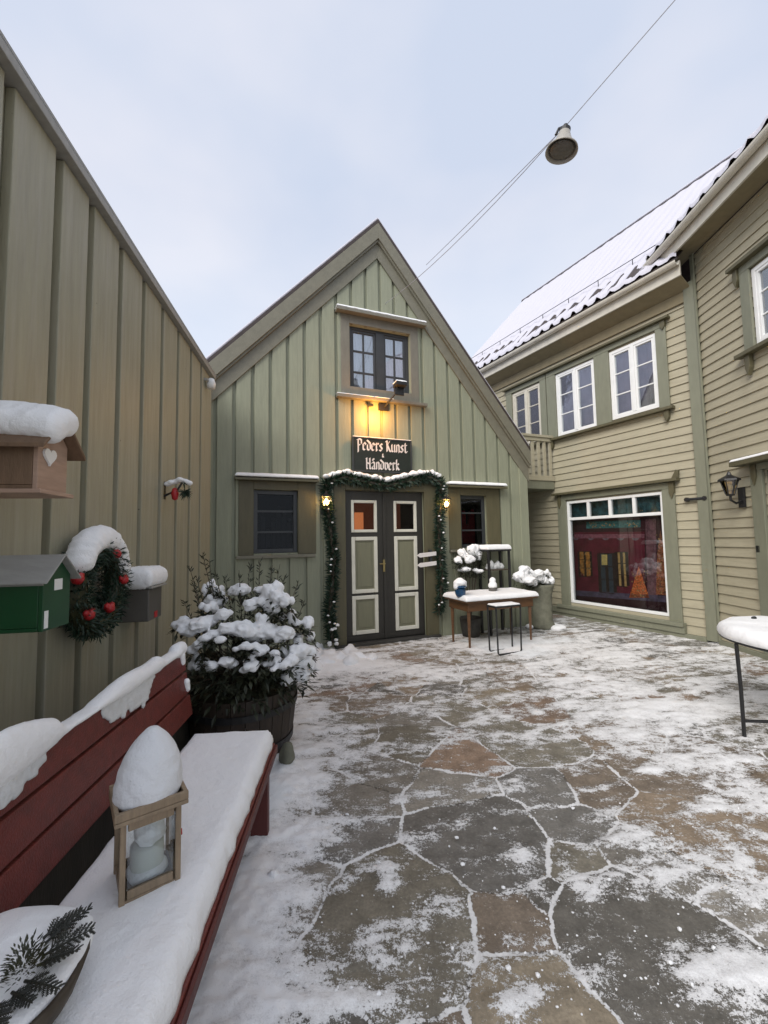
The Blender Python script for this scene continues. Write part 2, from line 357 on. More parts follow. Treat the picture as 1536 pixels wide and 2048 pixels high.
    n1 = add(nt, 'ShaderNodeTexNoise', Scale=9.0, Detail=8.0, Roughness=.65); n2 = add(nt, 'ShaderNodeTexNoise', Scale=75.0, Detail=5.0, Roughness=.7); n3 = add(nt, 'ShaderNodeTexNoise', Scale=240.0, Detail=2.0)
    for n in (n1, n2, n3): lk(tc.outputs['Object'], n.inputs['Vector'])
    # stone: mottled
    mr = add(nt, 'ShaderNodeMapRange'); mr.inputs['From Min'].default_value = .3; mr.inputs['From Max'].default_value = .7; mr.inputs['To Min'].default_value = .68; mr.inputs['To Max'].default_value = 1.35; lk(n1.outputs['Fac'], mr.inputs[0])
    mr2 = add(nt, 'ShaderNodeMapRange'); mr2.inputs['From Min'].default_value = .3; mr2.inputs['From Max'].default_value = .7; mr2.inputs['To Min'].default_value = .75; mr2.inputs['To Max'].default_value = 1.25; lk(n2.outputs['Fac'], mr2.inputs[0])
    mu = add(nt, 'ShaderNodeMath', operation='MULTIPLY'); lk(mr.outputs[0], mu.inputs[0]); lk(mr2.outputs[0], mu.inputs[1])
    st = add(nt, 'ShaderNodeVectorMath', operation='SCALE'); lk(T.outputs['Color'], st.inputs[0]); lk(mu.outputs[0], st.inputs['Scale'])
    # snow cover
    def ma(op, a, bb):
        n = add(nt, 'ShaderNodeMath', operation=op)
        for i, q in enumerate((a, bb)):
            if isinstance(q, (int, float)): n.inputs[i].default_value = q
            else: lk(q, n.inputs[i])
        return n.outputs[0]
    mpm = add(nt, 'ShaderNodeMapping'); mpm.inputs['Scale'].default_value = (.75, 1.5, 1); mpm.inputs['Rotation'].default_value = (0, 0, .25); lk(tc.outputs['Object'], mpm.inputs['Vector'])
    n7 = add(nt, 'ShaderNodeTexNoise', Scale=11.0, Detail=7.0, Roughness=.72); lk(mpm.outputs[0], n7.inputs['Vector'])
    q = ma('ADD', A.outputs['Fac'], ma('MULTIPLY', ma('SUBTRACT', n2.outputs['Fac'], .5), 1.5))
    q = ma('ADD', q, ma('MULTIPLY', ma('SUBTRACT', n7.outputs['Fac'], .5), 2.4))
    q = ma('ADD', q, ma('MULTIPLY', ma('SUBTRACT', n1.outputs['Fac'], .5), .9))
    q = ma('ADD', q, ma('MULTIPLY', ma('SUBTRACT', n3.outputs['Fac'], .5), 1.0))
    n4 = add(nt, 'ShaderNodeTexNoise', Scale=7.0, Detail=3.0); n5 = add(nt, 'ShaderNodeTexNoise', Scale=3.2, Detail=2.0); n6 = add(nt, 'ShaderNodeTexNoise', Scale=60.0, Detail=3.0)
    for n in (n4, n5, n6): lk(tc.outputs['Object'], n.inputs['Vector'])
    jd = ma('ADD', J.outputs['Fac'], ma('MULTIPLY', ma('SUBTRACT', n6.outputs['Fac'], .5), .020))
    jwid = ma('ADD', .002, ma('MULTIPLY', n4.outputs['Fac'], .026))
    jn = ma('SUBTRACT', 1.0, ma('DIVIDE', jd, jwid))
    jm = add(nt, 'ShaderNodeMapRange', interpolation_type='SMOOTHSTEP'); jm.inputs['From Min'].default_value = .0; jm.inputs['From Max'].default_value = .7; lk(jn, jm.inputs[0])
    js = add(nt, 'ShaderNodeMapRange'); js.inputs['From Min'].default_value = .36; js.inputs['From Max'].default_value = .54; js.inputs['To Min'].default_value = .25; js.inputs['To Max'].default_value = 1.0; lk(n5.outputs['Fac'], js.inputs[0])
    q = ma('MAXIMUM', q, ma('ADD', ma('MULTIPLY', ma('MULTIPLY', jm.outputs[0], js.outputs[0]), .80), ma('MULTIPLY', ma('SUBTRACT', n2.outputs['Fac'], .52), 1.3)))
    gap = add(nt, 'ShaderNodeMapRange', interpolation_type='SMOOTHSTEP'); gap.inputs['From Min'].default_value = .002; gap.inputs['From Max'].default_value = .011; gap.inputs['To Min'].default_value = .35; lk(jd, gap.inputs[0])
    st2 = add(nt, 'ShaderNodeVectorMath', operation='SCALE'); lk(st.outputs[0], st2.inputs[0]); lk(gap.outputs[0], st2.inputs['Scale']); st = st2
    cv = add(nt, 'ShaderNodeMapRange', interpolation_type='SMOOTHSTEP'); cv.inputs['From Min'].default_value = .32; cv.inputs['From Max'].default_value = .52; lk(q, cv.inputs[0])
    mix = add(nt, 'ShaderNodeMixRGB'); lk(cv.outputs[0], mix.inputs['Fac']); lk(st.outputs[0], mix.inputs['Color1']); 
    dp = add(nt, 'ShaderNodeMapRange'); dp.inputs['From Min'].default_value = .35; dp.inputs['From Max'].default_value = 1.15; lk(q, dp.inputs[0])
    sc = add(nt, 'ShaderNodeMixRGB'); sc.inputs['Color1'].default_value = (.62, .615, .61, 1); sc.inputs['Color2'].default_value = (.89, .895, .90, 1); lk(dp.outputs[0], sc.inputs['Fac']); lk(sc.outputs[0], mix.inputs['Color2'])
    lk(mix.outputs[0], b.inputs['Base Color'])
    rg = add(nt, 'ShaderNodeMapRange'); rg.inputs['To Min'].default_value = .5; rg.inputs['To Max'].default_value = .75; lk(cv.outputs[0], rg.inputs[0]); lk(rg.outputs[0], b.inputs['Roughness'])
    b.inputs['Specular IOR Level'].default_value = .35
    h = ma('ADD', ma('MULTIPLY', cv.outputs[0], .8), ma('MULTIPLY', n2.outputs['Fac'], .5))
    bp = add(nt, 'ShaderNodeBump', Strength=.55, Distance=.008); lk(h, bp.inputs['Height'])
    b3 = add(nt, 'ShaderNodeBump', Strength=.4, Distance=.002); lk(n3.outputs['Fac'], b3.inputs['Height']); lk(bp.outputs[0], b3.inputs['Normal']); lk(b3.outputs[0], b.inputs['Normal'])
    me.materials.append(m)
build_ground()

# ------------------------------------------------------------------ shared bits of buildings
def clapboards(mb, x0, x1, z0, z1, holes, pitch=.127, lap=.019):
    rows = [z0+pitch*i for i in range(int((z1-z0)/pitch)+2)]
    zs = sorted(set([round(z, 4) for z in rows if z < z1]+[z1]+[round(h[k], 4) for h in holes for k in (2, 3) if z0 < h[k] < z1]))
    for a, b in zip(zs[:-1], zs[1:]):
        if b-a < 1e-3: continue
        k = int((a+1e-5-z0)/pitch); zb = z0+pitch*k
        ya = lap*(1-(a-zb)/pitch)+.002; yb = lap*(1-(b-zb)/pitch)+.002
        iv = [(x0, x1)]
        for h in holes:
            if h[2] < (a+b)/2 < h[3]:
                nv = []
                for u, w in iv:
                    if h[1] <= u or h[0] >= w: nv.append((u, w)); continue
                    if h[0] > u: nv.append((u, h[0]))
                    if h[1] < w: nv.append((h[1], w))
                iv = nv
        for u, w in iv:
            # board ends: split the run so joints fall irregularly
            j = u+((k*1.713) % 2.9)+.4; cuts = [u]
            while j < w-.3: cuts.append(j); j += 3.1
            cuts.append(w)
            for c0, c1 in zip(cuts[:-1], cuts[1:]):
                g = .0015 if c1 < w else 0
                mb.add([(c0, ya, a), (c1-g, ya, a), (c1-g, yb, b), (c0, yb, b), (c0, -.05, a), (c1-g, -.05, a), (c1-g, -.05, b), (c0, -.05, b)],
                       [(0, 1, 2, 3), (7, 6, 5, 4), (0, 4, 5, 1), (2, 6, 7, 3), (0, 3, 7, 4), (1, 5, 6, 2)])

def bars(mb, xs, zs, x0, x1, z0, z1, y0, y1, w):
    for x in xs: mb.box(x-w/2, x+w/2, y0, y1, z0, z1)
    e = .0015
    for z in zs: mb.box(x0, x1, y0+e, y1-e, z-w/2, z+w/2)
def ring(mb, x0, x1, z0, z1, w, y0, y1):
    mb.box(x0, x0+w, y0, y1, z0, z1).box(x1-w, x1, y0, y1, z0, z1).box(x0+w, x1-w, y0, y1, z0, z0+w).box(x0+w, x1-w, y0, y1, z1-w, z1)

# ------------------------------------------------------------------ olive shed on the left
def build_left_shed():
    zt = 1.5+(3.92-1.5)*S-.200
    root = thing('timber_shed', 'long olive tan shed of wide vertical boards along the left side, mailboxes on its wall', 'shed', L((0, 0, 0)))
    lines = [x*S for x in (.36, .77, 1.194, 1.624, 2.037, 2.435, 2.834, 3.166, 3.547)]
    while lines[-1] < 5.6: lines.append(lines[-1]+.36)
    w = MB(L); w.box(-.0, 6, -.12, -.002, -.02, zt)
    prev = -.0
    for i, xl in enumerate(lines):
        a = prev+.062 if i else 0; w.box(a, xl, -.001, .040, .03, zt-.004-.002*(i % 2)); prev = xl
    w.box(-.12, 0, -4, .03, -.02, zt)           # end wall facing the gable
    w.build('wall', M['shed'], root, bevel=.004)
    p = MB(L); p.box(1.3, 6, .041, .42, -.02, .46); p.build('plinth_or_shade_box', M['plinth_or_shade_box'], root, bevel=.006)  # added dark box standing in for the shade behind the bench
    t = MB(L); t.box(-.10, 6.1, -.05, .085, zt, zt+.05); t.build('eave_trim', M['zinc'], root, bevel=.004)
    r = MB(L); r.slab([(-.12, .085, zt+.052), (6.1, .085, zt+.052), (6.1, -4, zt+2.4), (-.12, -4, zt+2.4)], (0, 0, .016)); rf = r.build('roof', M['zinc'], root)
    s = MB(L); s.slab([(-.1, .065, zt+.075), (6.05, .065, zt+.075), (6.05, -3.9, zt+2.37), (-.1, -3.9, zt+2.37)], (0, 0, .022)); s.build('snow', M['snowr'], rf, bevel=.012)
    return root
build_left_shed()

# ------------------------------------------------------------------ gable house
NIB = np.array([.085, .085])
GLYPH = {
 'e': ([[(.45, .15), (.25, 0), (.05, .15), (.05, .8), (.25, 1), (.45, .75), (.08, .45)]], .6),
 'd': ([[(0, 1.35), (.45, .95), (.45, .15), (.25, 0), (.05, .15), (.05, .75), (.3, .95)]], .62),
 'r': ([[(0, .9), (.1, 1), (.1, 0), (.2, .1)], [(.1, .8), (.3, 1), (.42, .88)]], .52),
 's': ([[(.42, .85), (.25, 1), (.05, .8), (.4, .3), (.25, 0), (0, .15)]], .56),
 'u': ([[(.05, 1), (.05, .15), (.2, 0), (.45, .2)], [(.45, 1), (.45, .1), (.55, 0)]], .66),
 'n': ([[(.05, .9), (.1, 1), (.1, 0)], [(.1, .8), (.3, 1), (.45, .85), (.45, 0), (.55, .1)]], .66),
 't': ([[(.15, 1.3), (.15, .12), (.28, 0), (.42, .12)], [(0, 1), (.4, 1)]], .5),
 'å': ([[(.08, .85), (.25, 1), (.42, .85), (.42, .1), (.52, 0)], [(.42, .5), (.1, .35), (.08, .12), (.22, 0), (.42, .15)], [(.25, 1.22), (.35, 1.34), (.25, 1.46), (.15, 1.34), (.25, 1.22)]], .64),
 'v': ([[(0, .95), (.08, 1), (.1, .15), (.27, 0), (.45, .25), (.45, .8), (.3, 1)]], .6),
 'k': ([[(.1, 1.5), (.1, 0)], [(.1, .55), (.3, .95), (.42, .8), (.15, .5), (.45, .05), (.55, .1)]], .64),
 'P': ([[(.15, 1.45), (.15, -.3)], [(-.05, 1.3), (.3, 1.5), (.6, 1.3), (.6, .8), (.35, .6), (.15, .7)]], .78),
 'K': ([[(.15, 1.5), (.15, 0)], [(0, 1.35), (.15, 1.5)], [(.15, .7), (.55, 1.45)], [(.25, .8), (.55, .1), (.7, 0)]], .8),
 'H': ([[(-.02, 1.4), (.14, 1.5), (.14, .08), (.26, 0)], [(.46, 1.4), (.6, 1.5), (.6, .1), (.72, 0)], [(.14, .85), (.6, .72)]], .84),
 '&': ([[(.5, 0), (.1, .7), (.2, .95), (.35, .8), (.05, .3), (.2, 0), (.5, .35)]], .6), ' ': ([], .4)}
def blackletter(mb, text, cx, z, xh, y):
    wid = sum(GLYPH[c][1] for c in text)*xh; x = cx-wid/2
    for c in text:
        for pl in GLYPH[c][0]:
            for (a, b) in zip(pl[:-1], pl[1:]):
                a = np.array(a); b = np.array(b)
                pts = [a-NIB, a+NIB, b+NIB, b-NIB]
                if abs(np.cross(b-a, NIB*2)) < .004:
                    q = np.array([-NIB[1], NIB[0]])*.35; pts = [a-NIB-q, a-NIB+q, b+NIB+q, b+NIB-q]
                mb.prism([(x+p[0]*xh, z+p[1]*xh) for p in pts], y, y+.004)
        x += GLYPH[c][1]*xh
    return wid

def hood(mb, x0, x1, z, d=.12, t=.05): mb.add([(x0, 0, z), (x1, 0, z), (x1, d, z-.015), (x0, d, z-.015), (x0, 0, z+t), (x1, 0, z+t), (x1, d, z+t-.035), (x0, d, z+t-.035)],
                                             [(0, 1, 2, 3), (7, 6, 5, 4), (0, 4, 5, 1), (2, 6, 7, 3), (0, 3, 7, 4), (1, 5, 6, 2)])
LZ, AX, AZ, RX, RZ = 3.62, -.06, 6.48, 2.72, 3.06        # rakes on the wall plane
HW = 2.66
def roof_z(x): return AZ+(x-AX)*(AZ-3.62)/(AX+2.72) if x < AX else AZ-(x-AX)*(AZ-RZ)/(RX-AX)
def build_gable():
    root = thing('gable_house', 'sage green board house with steep gable facing the courtyard, double door under a garland', 'house', G((0, 0, 0)))
    holes = [(-.52, .48, 3.68, 4.76), (-1.89, -1.30, 1.35, 2.21), (1.32, 1.83, 1.35, 2.21), (-.62, .66, -1, 2.24)]
    w = MB(G)
    # under-boards as strips between breakpoints so the openings stay open, cover boards proud of them
    def strip(a, b, y0, y1):
        iv = [(-.02, None)]
        hs = sorted([(h[2], h[3]) for h in holes if h[0] < (a+b)/2 < h[1]])
        z = -.02; segs = []
        for h0, h1 in hs:
            if h0 > z: segs.append((z, h0))
            z = h1
        segs.append((z, None))
        for z0, z1 in segs:
            if z1 is None: w.prism([(a, z0), (b, z0), (b, roof_z(b)-.01)]+([(AX, roof_z(AX)-.01)] if a < AX < b else [])+[(a, roof_z(a)-.01)], y0, y1)
            else: w.box(a, b, y0, y1, z0, z1)
    per = .2355; k = -12; cuts = set()
    bp = sorted([-HW, HW]+[h[i] for h in holes for i in (0, 1)])
    for a, b in zip(bp[:-1], bp[1:]): strip(a, b, -.14, 0)
    while .002+per*k < HW:
        x1 = .002+per*k-.050; x0 = x1-per+.050
        x0 = max(x0, -HW); x1 = min(x1, HW)
        if x1-x0 > .03:
            c = [x0]+[q for q in bp if x0+.004 < q < x1-.004]+[x1]
            for a, b in zip(c[:-1], c[1:]): strip(a, b, .001, .034)
        k += 1
    w.box(HW-.14, HW, -5.5, -.141, -.02, RZ+.05); w.box(-HW, -HW+.14, -5.5, -.141, -.02, 3.5); w.box(-HW+.14, HW-.14, -5.5, -5.36, -.02, 3.0)
    wall = w.build('wall', M['gable'], root, bevel=.003)
    cb = MB(G); cb.box(HW-.14, HW+.03, .025, .05, .02, 2.86); cb.box(HW+.002, HW+.03, -.16, .024, .02, 2.86); cb.build('corner_board', M['gable'], root, bevel=.004)
    # roof: two slopes standing proud of the gable
    ov = .13; th = .07
    def slope(xe, ze, sgn, nm):
        ex = xe; r = MB(G)
        r.slab([(AX, ov, AZ), (ex, ov, ze), (ex, -5.6, ze), (AX, -5.6, AZ)], (0, 0, -.06)); ro = r.build('roof', M['tile'], root)
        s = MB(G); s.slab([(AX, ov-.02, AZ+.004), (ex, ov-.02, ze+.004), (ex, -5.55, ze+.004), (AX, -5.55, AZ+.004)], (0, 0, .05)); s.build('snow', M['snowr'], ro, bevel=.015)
        for (d0, d1, y0, y1) in ((.0, .25, ov-.028, ov), (.22, .29, .062, ov-.029), (.27, .53, .036, .061)):
            b = MB(G); sl = (AZ-ze)/abs(ex-AX)
            b.prism([(AX, AZ-.062-d0), (ex, ze-.062-d0), (ex, ze-.062-d1), (AX, AZ-.062-d1)], y0, y1); b.build('rake_board', M['rake'], root, bevel=.004)
    slope(-2.85, roof_z(-2.85), -1, 'left'); slope(2.72, 3.06, 1, 'right')
    # --- upper window
    u = MB(G); ring(u, -.66, .62, 3.66, 4.90, .135, .002, .046)
    win = u.build('window', M['taupe'], root, bevel=.004)
    h = MB(G); hood(h, -.74, .73, 4.905, .16, .06); hd = h.build('hood', M['taupe'], win, bevel=.004)
    s = MB(G); s.snow_rect(-.74, .73, .02, .155, 4.945, .035, .03); s.build('snow', M['snow'], win, smooth=True)
    h = MB(G); h.box(-.74, .73, .0, .12, 3.595, 3.645); h.build('sill', M['taupe'], win, bevel=.006)
    s = MB(G); s.snow_rect(-.74, .15, .036, .12, 3.645, .012, .012); s.build('snow', M['snow'], win, smooth=True)
    f = MB(G); ring(f, -.523, .483, 3.68, 4.765, .05, -.09, -.03); f.box(-.075, .055, -.085, -.02, 3.73, 4.715)
    for a, b in ((-.473, -.075), (.055, .433)):
        ring(f, a+.001, b-.001, 3.731, 4.714, .035, -.08, -.04)
        bars(f, [(a+b)/2], [4.06, 4.39], a+.03, b-.03, 3.76, 4.69, -.075, -.045, .028)
    f.build('sash', M['sash'], win, bevel=.003)
    p = MB(G); p.box(-.47, .43, -.062, -.058, 3.73, 4.715); p.build('pane', M['pane'], win)
    c = MB(G)
    for a, b in ((-.49, -.09), (.06, .45)):
        n = 24; v = []
        for i in range(n+1):
            x = a+(b-a)*i/n; y = -.13+.012*math.sin(i*1.9)+.006*math.sin(i*4.1); v += [(x, y, 3.70), (x, y, 4.74)]
        c.add(v, [(2*i, 2*i+2, 2*i+3, 2*i+1) for i in range(n)])
    c.build('curtain', M['curtain'], win)
    # --- lower windows
    for (x0, x1, fx0, fx1, hx0, hx1, zt) in ((-1.89, -1.30, -2.08, -1.05, -2.13, -1.03, 2.36), (1.32, 1.83, 1.10, 2.09, 1.07, 2.17, 2.36)):
        u = MB(G); u.box(fx0, x0, .002, .046, 1.33, 2.33).box(x1, fx1, .002, .046, 1.33, 2.33).box(x0, x1, .003, .045, 2.21, 2.33)
        win = u.build('window', M['casing'], root, bevel=.004)
        h = MB(G); hood(h, hx0, hx1, 2.335, .17, .05); h.build('hood', M['casing'], win, bevel=.004)
        s = MB(G); s.snow_rect(hx0, hx1, .01, .165, 2.37, .05, .04, over=.005, seed=hx0); s.build('snow', M['snow'], win, smooth=True)
        h = MB(G); h.box(hx0+.02, hx1-.04, .0, .09, 1.285, 1.328); h.build('sill', M['rake'], win, bevel=.006)
        f = MB(G); ring(f, x0, x1, 1.352, 2.208, .055, -.07, -.02)
        bars(f, [], [1.352+.856/3, 1.352+.856*2/3], x0+.05, x1-.05, 1.4, 2.16, -.06, -.035, .026)
        f.build('sash', M['sash'], win, bevel=.003)
        p = MB(G); p.box(x0+.05, x1-.05, -.05, -.046, 1.4, 2.16); p.build('pane', M['panedark'], win)
        # things standing inside on the window board
        it = MB(G); rr = random.Random(int(x0*100))
        for i in range(7):
            x = x0+.08+(x1-x0-.16)*i/6; hgt = rr.uniform(.15, .55); z = 1.42
            it.box(x-.028, x+.028, -.3, -.25, z, z+hgt); it.blob((x, -.27, z+hgt+.03), .035, 1)
        it.build('display', M['redorn'] if x0 > 0 else M['darkstone'], win)
    # --- double door with its casing
    u = MB(G); u.box(-.79, -.62, .002, .055, .0, 2.40).box(.66, .87, .002, .055, .0, 2.40).box(-.62, .66, .003, .053, 2.24, 2.40)
    dr = u.build('door_casing', M['casing'], root, bevel=.005)
    st = MB(G); st.box(-.80, .88, -.05, .10, -.01, .035); st.build('threshold', M['darkstone'], dr, bevel=.005)
    for k, (a, b, pa, pb) in enumerate(((-.615, .012, -.515, -.11), (.016, .655, .165, .552))):
        d = MB(G)
        zs = [(1.62, 2.10), (.73, 1.555), (.14, .695)]
        d.box(a, pa, -.07, -.02, .04, 2.235).box(pb, b, -.07, -.02, .04, 2.235)
        zz = [.04]+[q for p in reversed(zs) for q in p]+[2.235]
        for i in range(0, len(zz), 2): d.box(pa, pb, -.069, -.021, zz[i], zz[i+1])
        d.box(a+.001, b-.001, -.02, -.012, .05, .12)
        if k == 0: d.box(b-.03, b+.02, -.02, -.004, .05, 2.22)
        leaf = d.build('door_leaf', M['door'], root, bevel=.003)
        for i, (z0, z1) in enumerate(zs):
            m = MB(G); ring(m, pa, pb, z0, z1, .042 if i == 0 else .055, -.055, -.006); m.build('moulding', M['cream'], leaf, bevel=.008)
            if i == 0:
                p = MB(G); p.box(pa+.04, pb-.04, -.047, -.043, z0+.04, z1-.04); p.build('pane', M['panedark'], leaf)
            else:
                p = MB(G); p.box(pa+.05, pb-.05, -.05, -.032, z0+.05, z1-.05); p.box(pa+.09, pb-.09, -.032, -.022, z0+.09, z1-.09); p.build('door_panel', M['dpanel'], leaf, bevel=.008)
        if k == 0:
            h = MB(G); h.box(-.03, .0, -.004, .006, 1.03, 1.21); h.tube([(-.015, .006, 1.15), (-.015, .05, 1.15), (-.10, .05, 1.15)], .009); h.build('handle', surf('worn_brass', (.35, .28, .13), .35, .2, 20, bump=.1, metal=.8), leaf, smooth=False)
    # lit room behind the door panes, its light put into glowing surfaces
    rm = MB(G); rm.box(-.62, .66, -.9, -.88, 0, 2.3); rm.build('glowing_backing', emit('warm_backing_glow', (.16, .045, .02), .35), root)
    rs = MB(G); rs.box(-.66, -.625, -.9, -.145, 0, 2.3).box(.665, .70, -.9, -.145, 0, 2.3).box(-.66, .70, -.9, -.145, 2.31, 2.34).box(-2.6, 2.6, -1.3, -1.28, 0, 2.34); rs.build('blackout_wall', M['dark'], root)  # unseen partitions added to keep that glow out of the side windows
    rm = MB(G); rm.box(-.30, -.16, -.55, -.5, 1.55, 1.95); rm.build('glow_block', emit('warm_block_glow', (.75, .22, .07), .9), root)  # block that glows by itself to suggest the warm interior light
    return root
build_gable()

# ------------------------------------------------------------------ clapboard house on the right
def roof_tiles(mb, fr, x0, x1, y0, z0, slope, pitch=.235, rows=1, n=6):
    """the wavy front edge of pantiles along an eave"""
    steps = int((x1-x0)/pitch*n); v = []; f = []
    for i in range(steps+1):
        x = x0+(x1-x0)*i/steps; ph = 2*math.pi*(x-x0)/pitch
        h = .050*(.5+.5*math.sin(ph))**1.5
        for (dy, dz) in ((0, 0), (0, .022), (-.35, .022+.35*slope), (-.35, .35*slope)):
            v.append((x, y0+dy, z0+h+dz))
    for i in range(steps):
        a = i*4; f += [(a, a+4, a+5, a+1), (a+1, a+5, a+6, a+2), (a+2, a+6, a+7, a+3), (a+3, a+7, a+4, a)]
    mb.add(v, f)
def casement(fr, root, x0, x1, z0, z1, out=.02, label=None, curtain='curtain2', nm='window'):
    """white two-leaf window, three panes high in each leaf"""
    f = MB(fr); ring(f, x0, x1, z0, z1, .05, -.06, out); m = (x0+x1)/2
    f.box(m-.028, m+.028, -.055, out+.006, z0+.05, z1-.05)
    for a, b in ((x0+.05, m-.028), (m+.028, x1-.05)):
        ring(f, a+.001, b-.001, z0+.051, z1-.051, .03, -.05, out-.008)
        h = (z1-z0-.1)/3; bars(f, [], [z0+.05+h, z0+.05+2*h], a+.03, b-.03, z0, z1, -.04, out-.02, .02)
    w = f.build(nm, M['white'], root, bevel=.003)
    p = MB(fr); p.box(x0+.05, x1-.05, -.02, -.016, z0+.05, z1-.05); p.build('pane', M['pane'], w)
    c = MB(fr); n = 20; v = []
    for i in range(n+1):
        x = x0+.03+(x1-x0-.06)*i/n; y = -.12+.012*math.sin(i*1.7); v += [(x, y, z0), (x, y, z1)]
    c.add(v, [(2*i, 2*i+2, 2*i+3, 2*i+1) for i in range(n)]); c.build('blind', M[curtain], w)
    return w
def bracket(mb, x, z, s=1):
    mb.prism([(x-.035, z), (x+.035, z), (x+.035, z-.10*s), (x, z-.16*s), (x-.035, z-.10*s)], .025, .08)
def build_right():
    root = thing('clapboard_house', 'two storey khaki clapboard house bending round the right side, snowy tiled roof and shop window', 'house', R((0, 0, 0)))
    wins = [(.575, 1.36, 3.49, 4.68), (1.64, 2.49, 3.45, 4.70), (2.87, 3.66, 3.49, 4.69)]
    holes = [(a, b, c, d) for a, b, c, d in wins]+[(.62, 2.37, .27, 2.17)]
    ZE = 5.16
    w = MB(R); clapboards(w, .05, 7.2, .06, ZE, holes); w.build('wall', M['clap'], root)
    nh = [(.95, 1.95, 3.77, 4.72), (.92, 1.9, -1, 2.25)]
    w = MB(N); clapboards(w, .03, 6.0, .06, 5.57, nh); w.build('wall', M['clap'], root)
    # solid backs so the rooms stay dark
    bk = MB(R); bk.box(.05, 7.2, -3.2, -3.1, 0, 5.1); bk.box(7.1, 7.2, -3.1, -.06, 0, 5.1); bk.box(.05, 7.1, -3.1, -.06, 3.0, 3.05); bk.box(.05, 7.1, -3.1, -.7, .02, .04); bk.box(.05, 7.1, -3.1, -.06, 5.0, 5.05); bk.box(.06, 7.1, -.9, -.88, 0, 5.0)
    bk.build('blackout_wall', M['dark'], root)
    bk = MB(N); bk.box(.03, 6, -.75, -.7, 0, 5.4); bk.box(.03, 6, -.7, -.06, 5.3, 5.35); bk.box(.03, 6, -.7, -.06, 2.9, 2.95); bk.box(5.9, 6, -4, -.06, 0, 5.3); bk.build('blackout_wall', M['dark'], root)
    c = MB(R); c.box(-.02, .14, .03, .062, .02, 5.2); c.build('corner_board', M['sage'], root, bevel=.004)
    c = MB(N); c.box(-.01, .055, .03, .058, .02, 5.58); c.build('corner_board', M['sage'], root, bevel=.004)
    # plinth
    p = MB(R); p.box(.14, 7.2, .027, .075, -.01, .06); p.box(.40, 2.85, .027, .10, .061, .16); p.build('plinth_or_shade_box', M['sage'], root, bevel=.005)
    p = MB(N); p.box(.05, 6, .027, .07, -.01, .06); p.build('plinth_or_shade_box', M['sage'], root, bevel=.005)
    # eaves, gutters, roofs
    for (fr, x0, x1, zs, ze, od, zr, depth, xr) in ((R, .0, 5.62, 5.10, 5.30, .36, 8.45, -2.5, 5.62), (N, -.0, 6.1, 5.60, 5.62, .40, 8.5, -2.5, 6.1)):
        s = MB(fr)
        if fr is R:
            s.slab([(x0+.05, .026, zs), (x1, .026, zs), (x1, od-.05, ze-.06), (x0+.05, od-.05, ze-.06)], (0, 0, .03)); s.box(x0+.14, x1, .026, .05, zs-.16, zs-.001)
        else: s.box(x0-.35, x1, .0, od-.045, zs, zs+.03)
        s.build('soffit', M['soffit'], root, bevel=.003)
        f = MB(fr); xx = x0+.02 if fr is R else x0-.38
        f.box(xx, x1, od-.045, od-.015, ze-.10, ze+.12); f.build('fascia', M['gutter'], root, bevel=.003)
        g = MB(fr); gz = ze+.09; pr = [(od-.012+.058*(1-math.cos(a)), gz-.058*math.sin(a)) for a in [math.pi*i/8 for i in range(9)]]
        pr2 = [(y+.0, z+.008) if False else (od-.012+.058-(.052)*math.cos(a), gz-.052*math.sin(a)) for a, (y, z) in zip([math.pi*i/8 for i in range(9)], pr)]
        n = len(pr); loop = pr+pr2[::-1]; v = [(xx, y, z) for y, z in loop]+[(x1, y, z) for y, z in loop]; m = len(loop)
        g.add(v, [(i, (i+1) % m, m+(i+1) % m, m+i) for i in range(m)]+[tuple(range(m)), tuple(range(2*m-1, m-1, -1))]); g.build('gutter', M['gutter'], root)
        zt = ze+.13; sl = (zr-zt)/(od-depth)
        r = MB(fr); r.slab([(xx, od+.03, zt), (x1, od+.03, zt), (x1, depth, zr), (xx, depth, zr)], (0, 0, .03)); rf = r.build('roof', M['tile'], root)
        t = MB(fr); roof_tiles(t, fr, xx, x1, od+.045, zt+.03, sl); t.build('tile_edge', M['tile'], rf, smooth=False)
        r = MB(fr); r.slab([(xx, depth, zr), (x1, depth, zr), (x1, 2*depth-od, zt), (xx, 2*depth-od, zt)], (0, 0, .03)); r.build('rear_slope', M['tile'], rf)
        # snow blanket lying over the tiles, its lower edge following the waves
        sn = MB(fr); nx = int((x1-xx)/.04); ny = 40; v = []; fcs = []
        for j in range(ny+1):
            for i in range(nx+1):
                x = xx+(x1-xx)*i/nx; q = (j/ny)**1.5; y = od+.02+(depth-od-.02)*q
                wav = .045*math.sin(2*math.pi*(x-xx)/.235)
                rag = .05*noise.noise(Vector((x*2.2, 5, xr)))+.03*noise.noise(Vector((x*7, 9, xr)))
                sw = math.sin(2*math.pi*(x-xx)/.235)
                z = zt+.118+(od-y)*sl+.022*sw*(1-.75*q)+.018*noise.noise(Vector((x*5, y*5, 2)))
                step = ((od-y)/.32) % 1.0; z += .012*(1-step)
                op = .35+.65*min(1, max(0, .5+1.6*noise.noise(Vector((x*1.7, 3, xr)))))
                if j == 0: y = od+.060; z = zt+.022+.078*max(0, sw)**1.2*op
                elif j == 1: y = od+.054; z = zt+.085+.03*max(0, sw)
                v.append((x, y, z))
        for j in range(ny):
            for i in range(nx): a = j*(nx+1)+i; fcs.append((a, a+1, a+nx+2, a+nx+1))
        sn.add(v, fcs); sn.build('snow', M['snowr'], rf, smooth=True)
        rc = MB(fr); m = int((x1-xx)/.33)
        for i in range(m): xa = xx+(x1-xx)*i/m; xb = xx+(x1-xx)*(i+1)/m; rc.tube([(xa, depth, zr+.10), (xb+.02, depth, zr+.095)], [.030, .034], 8)
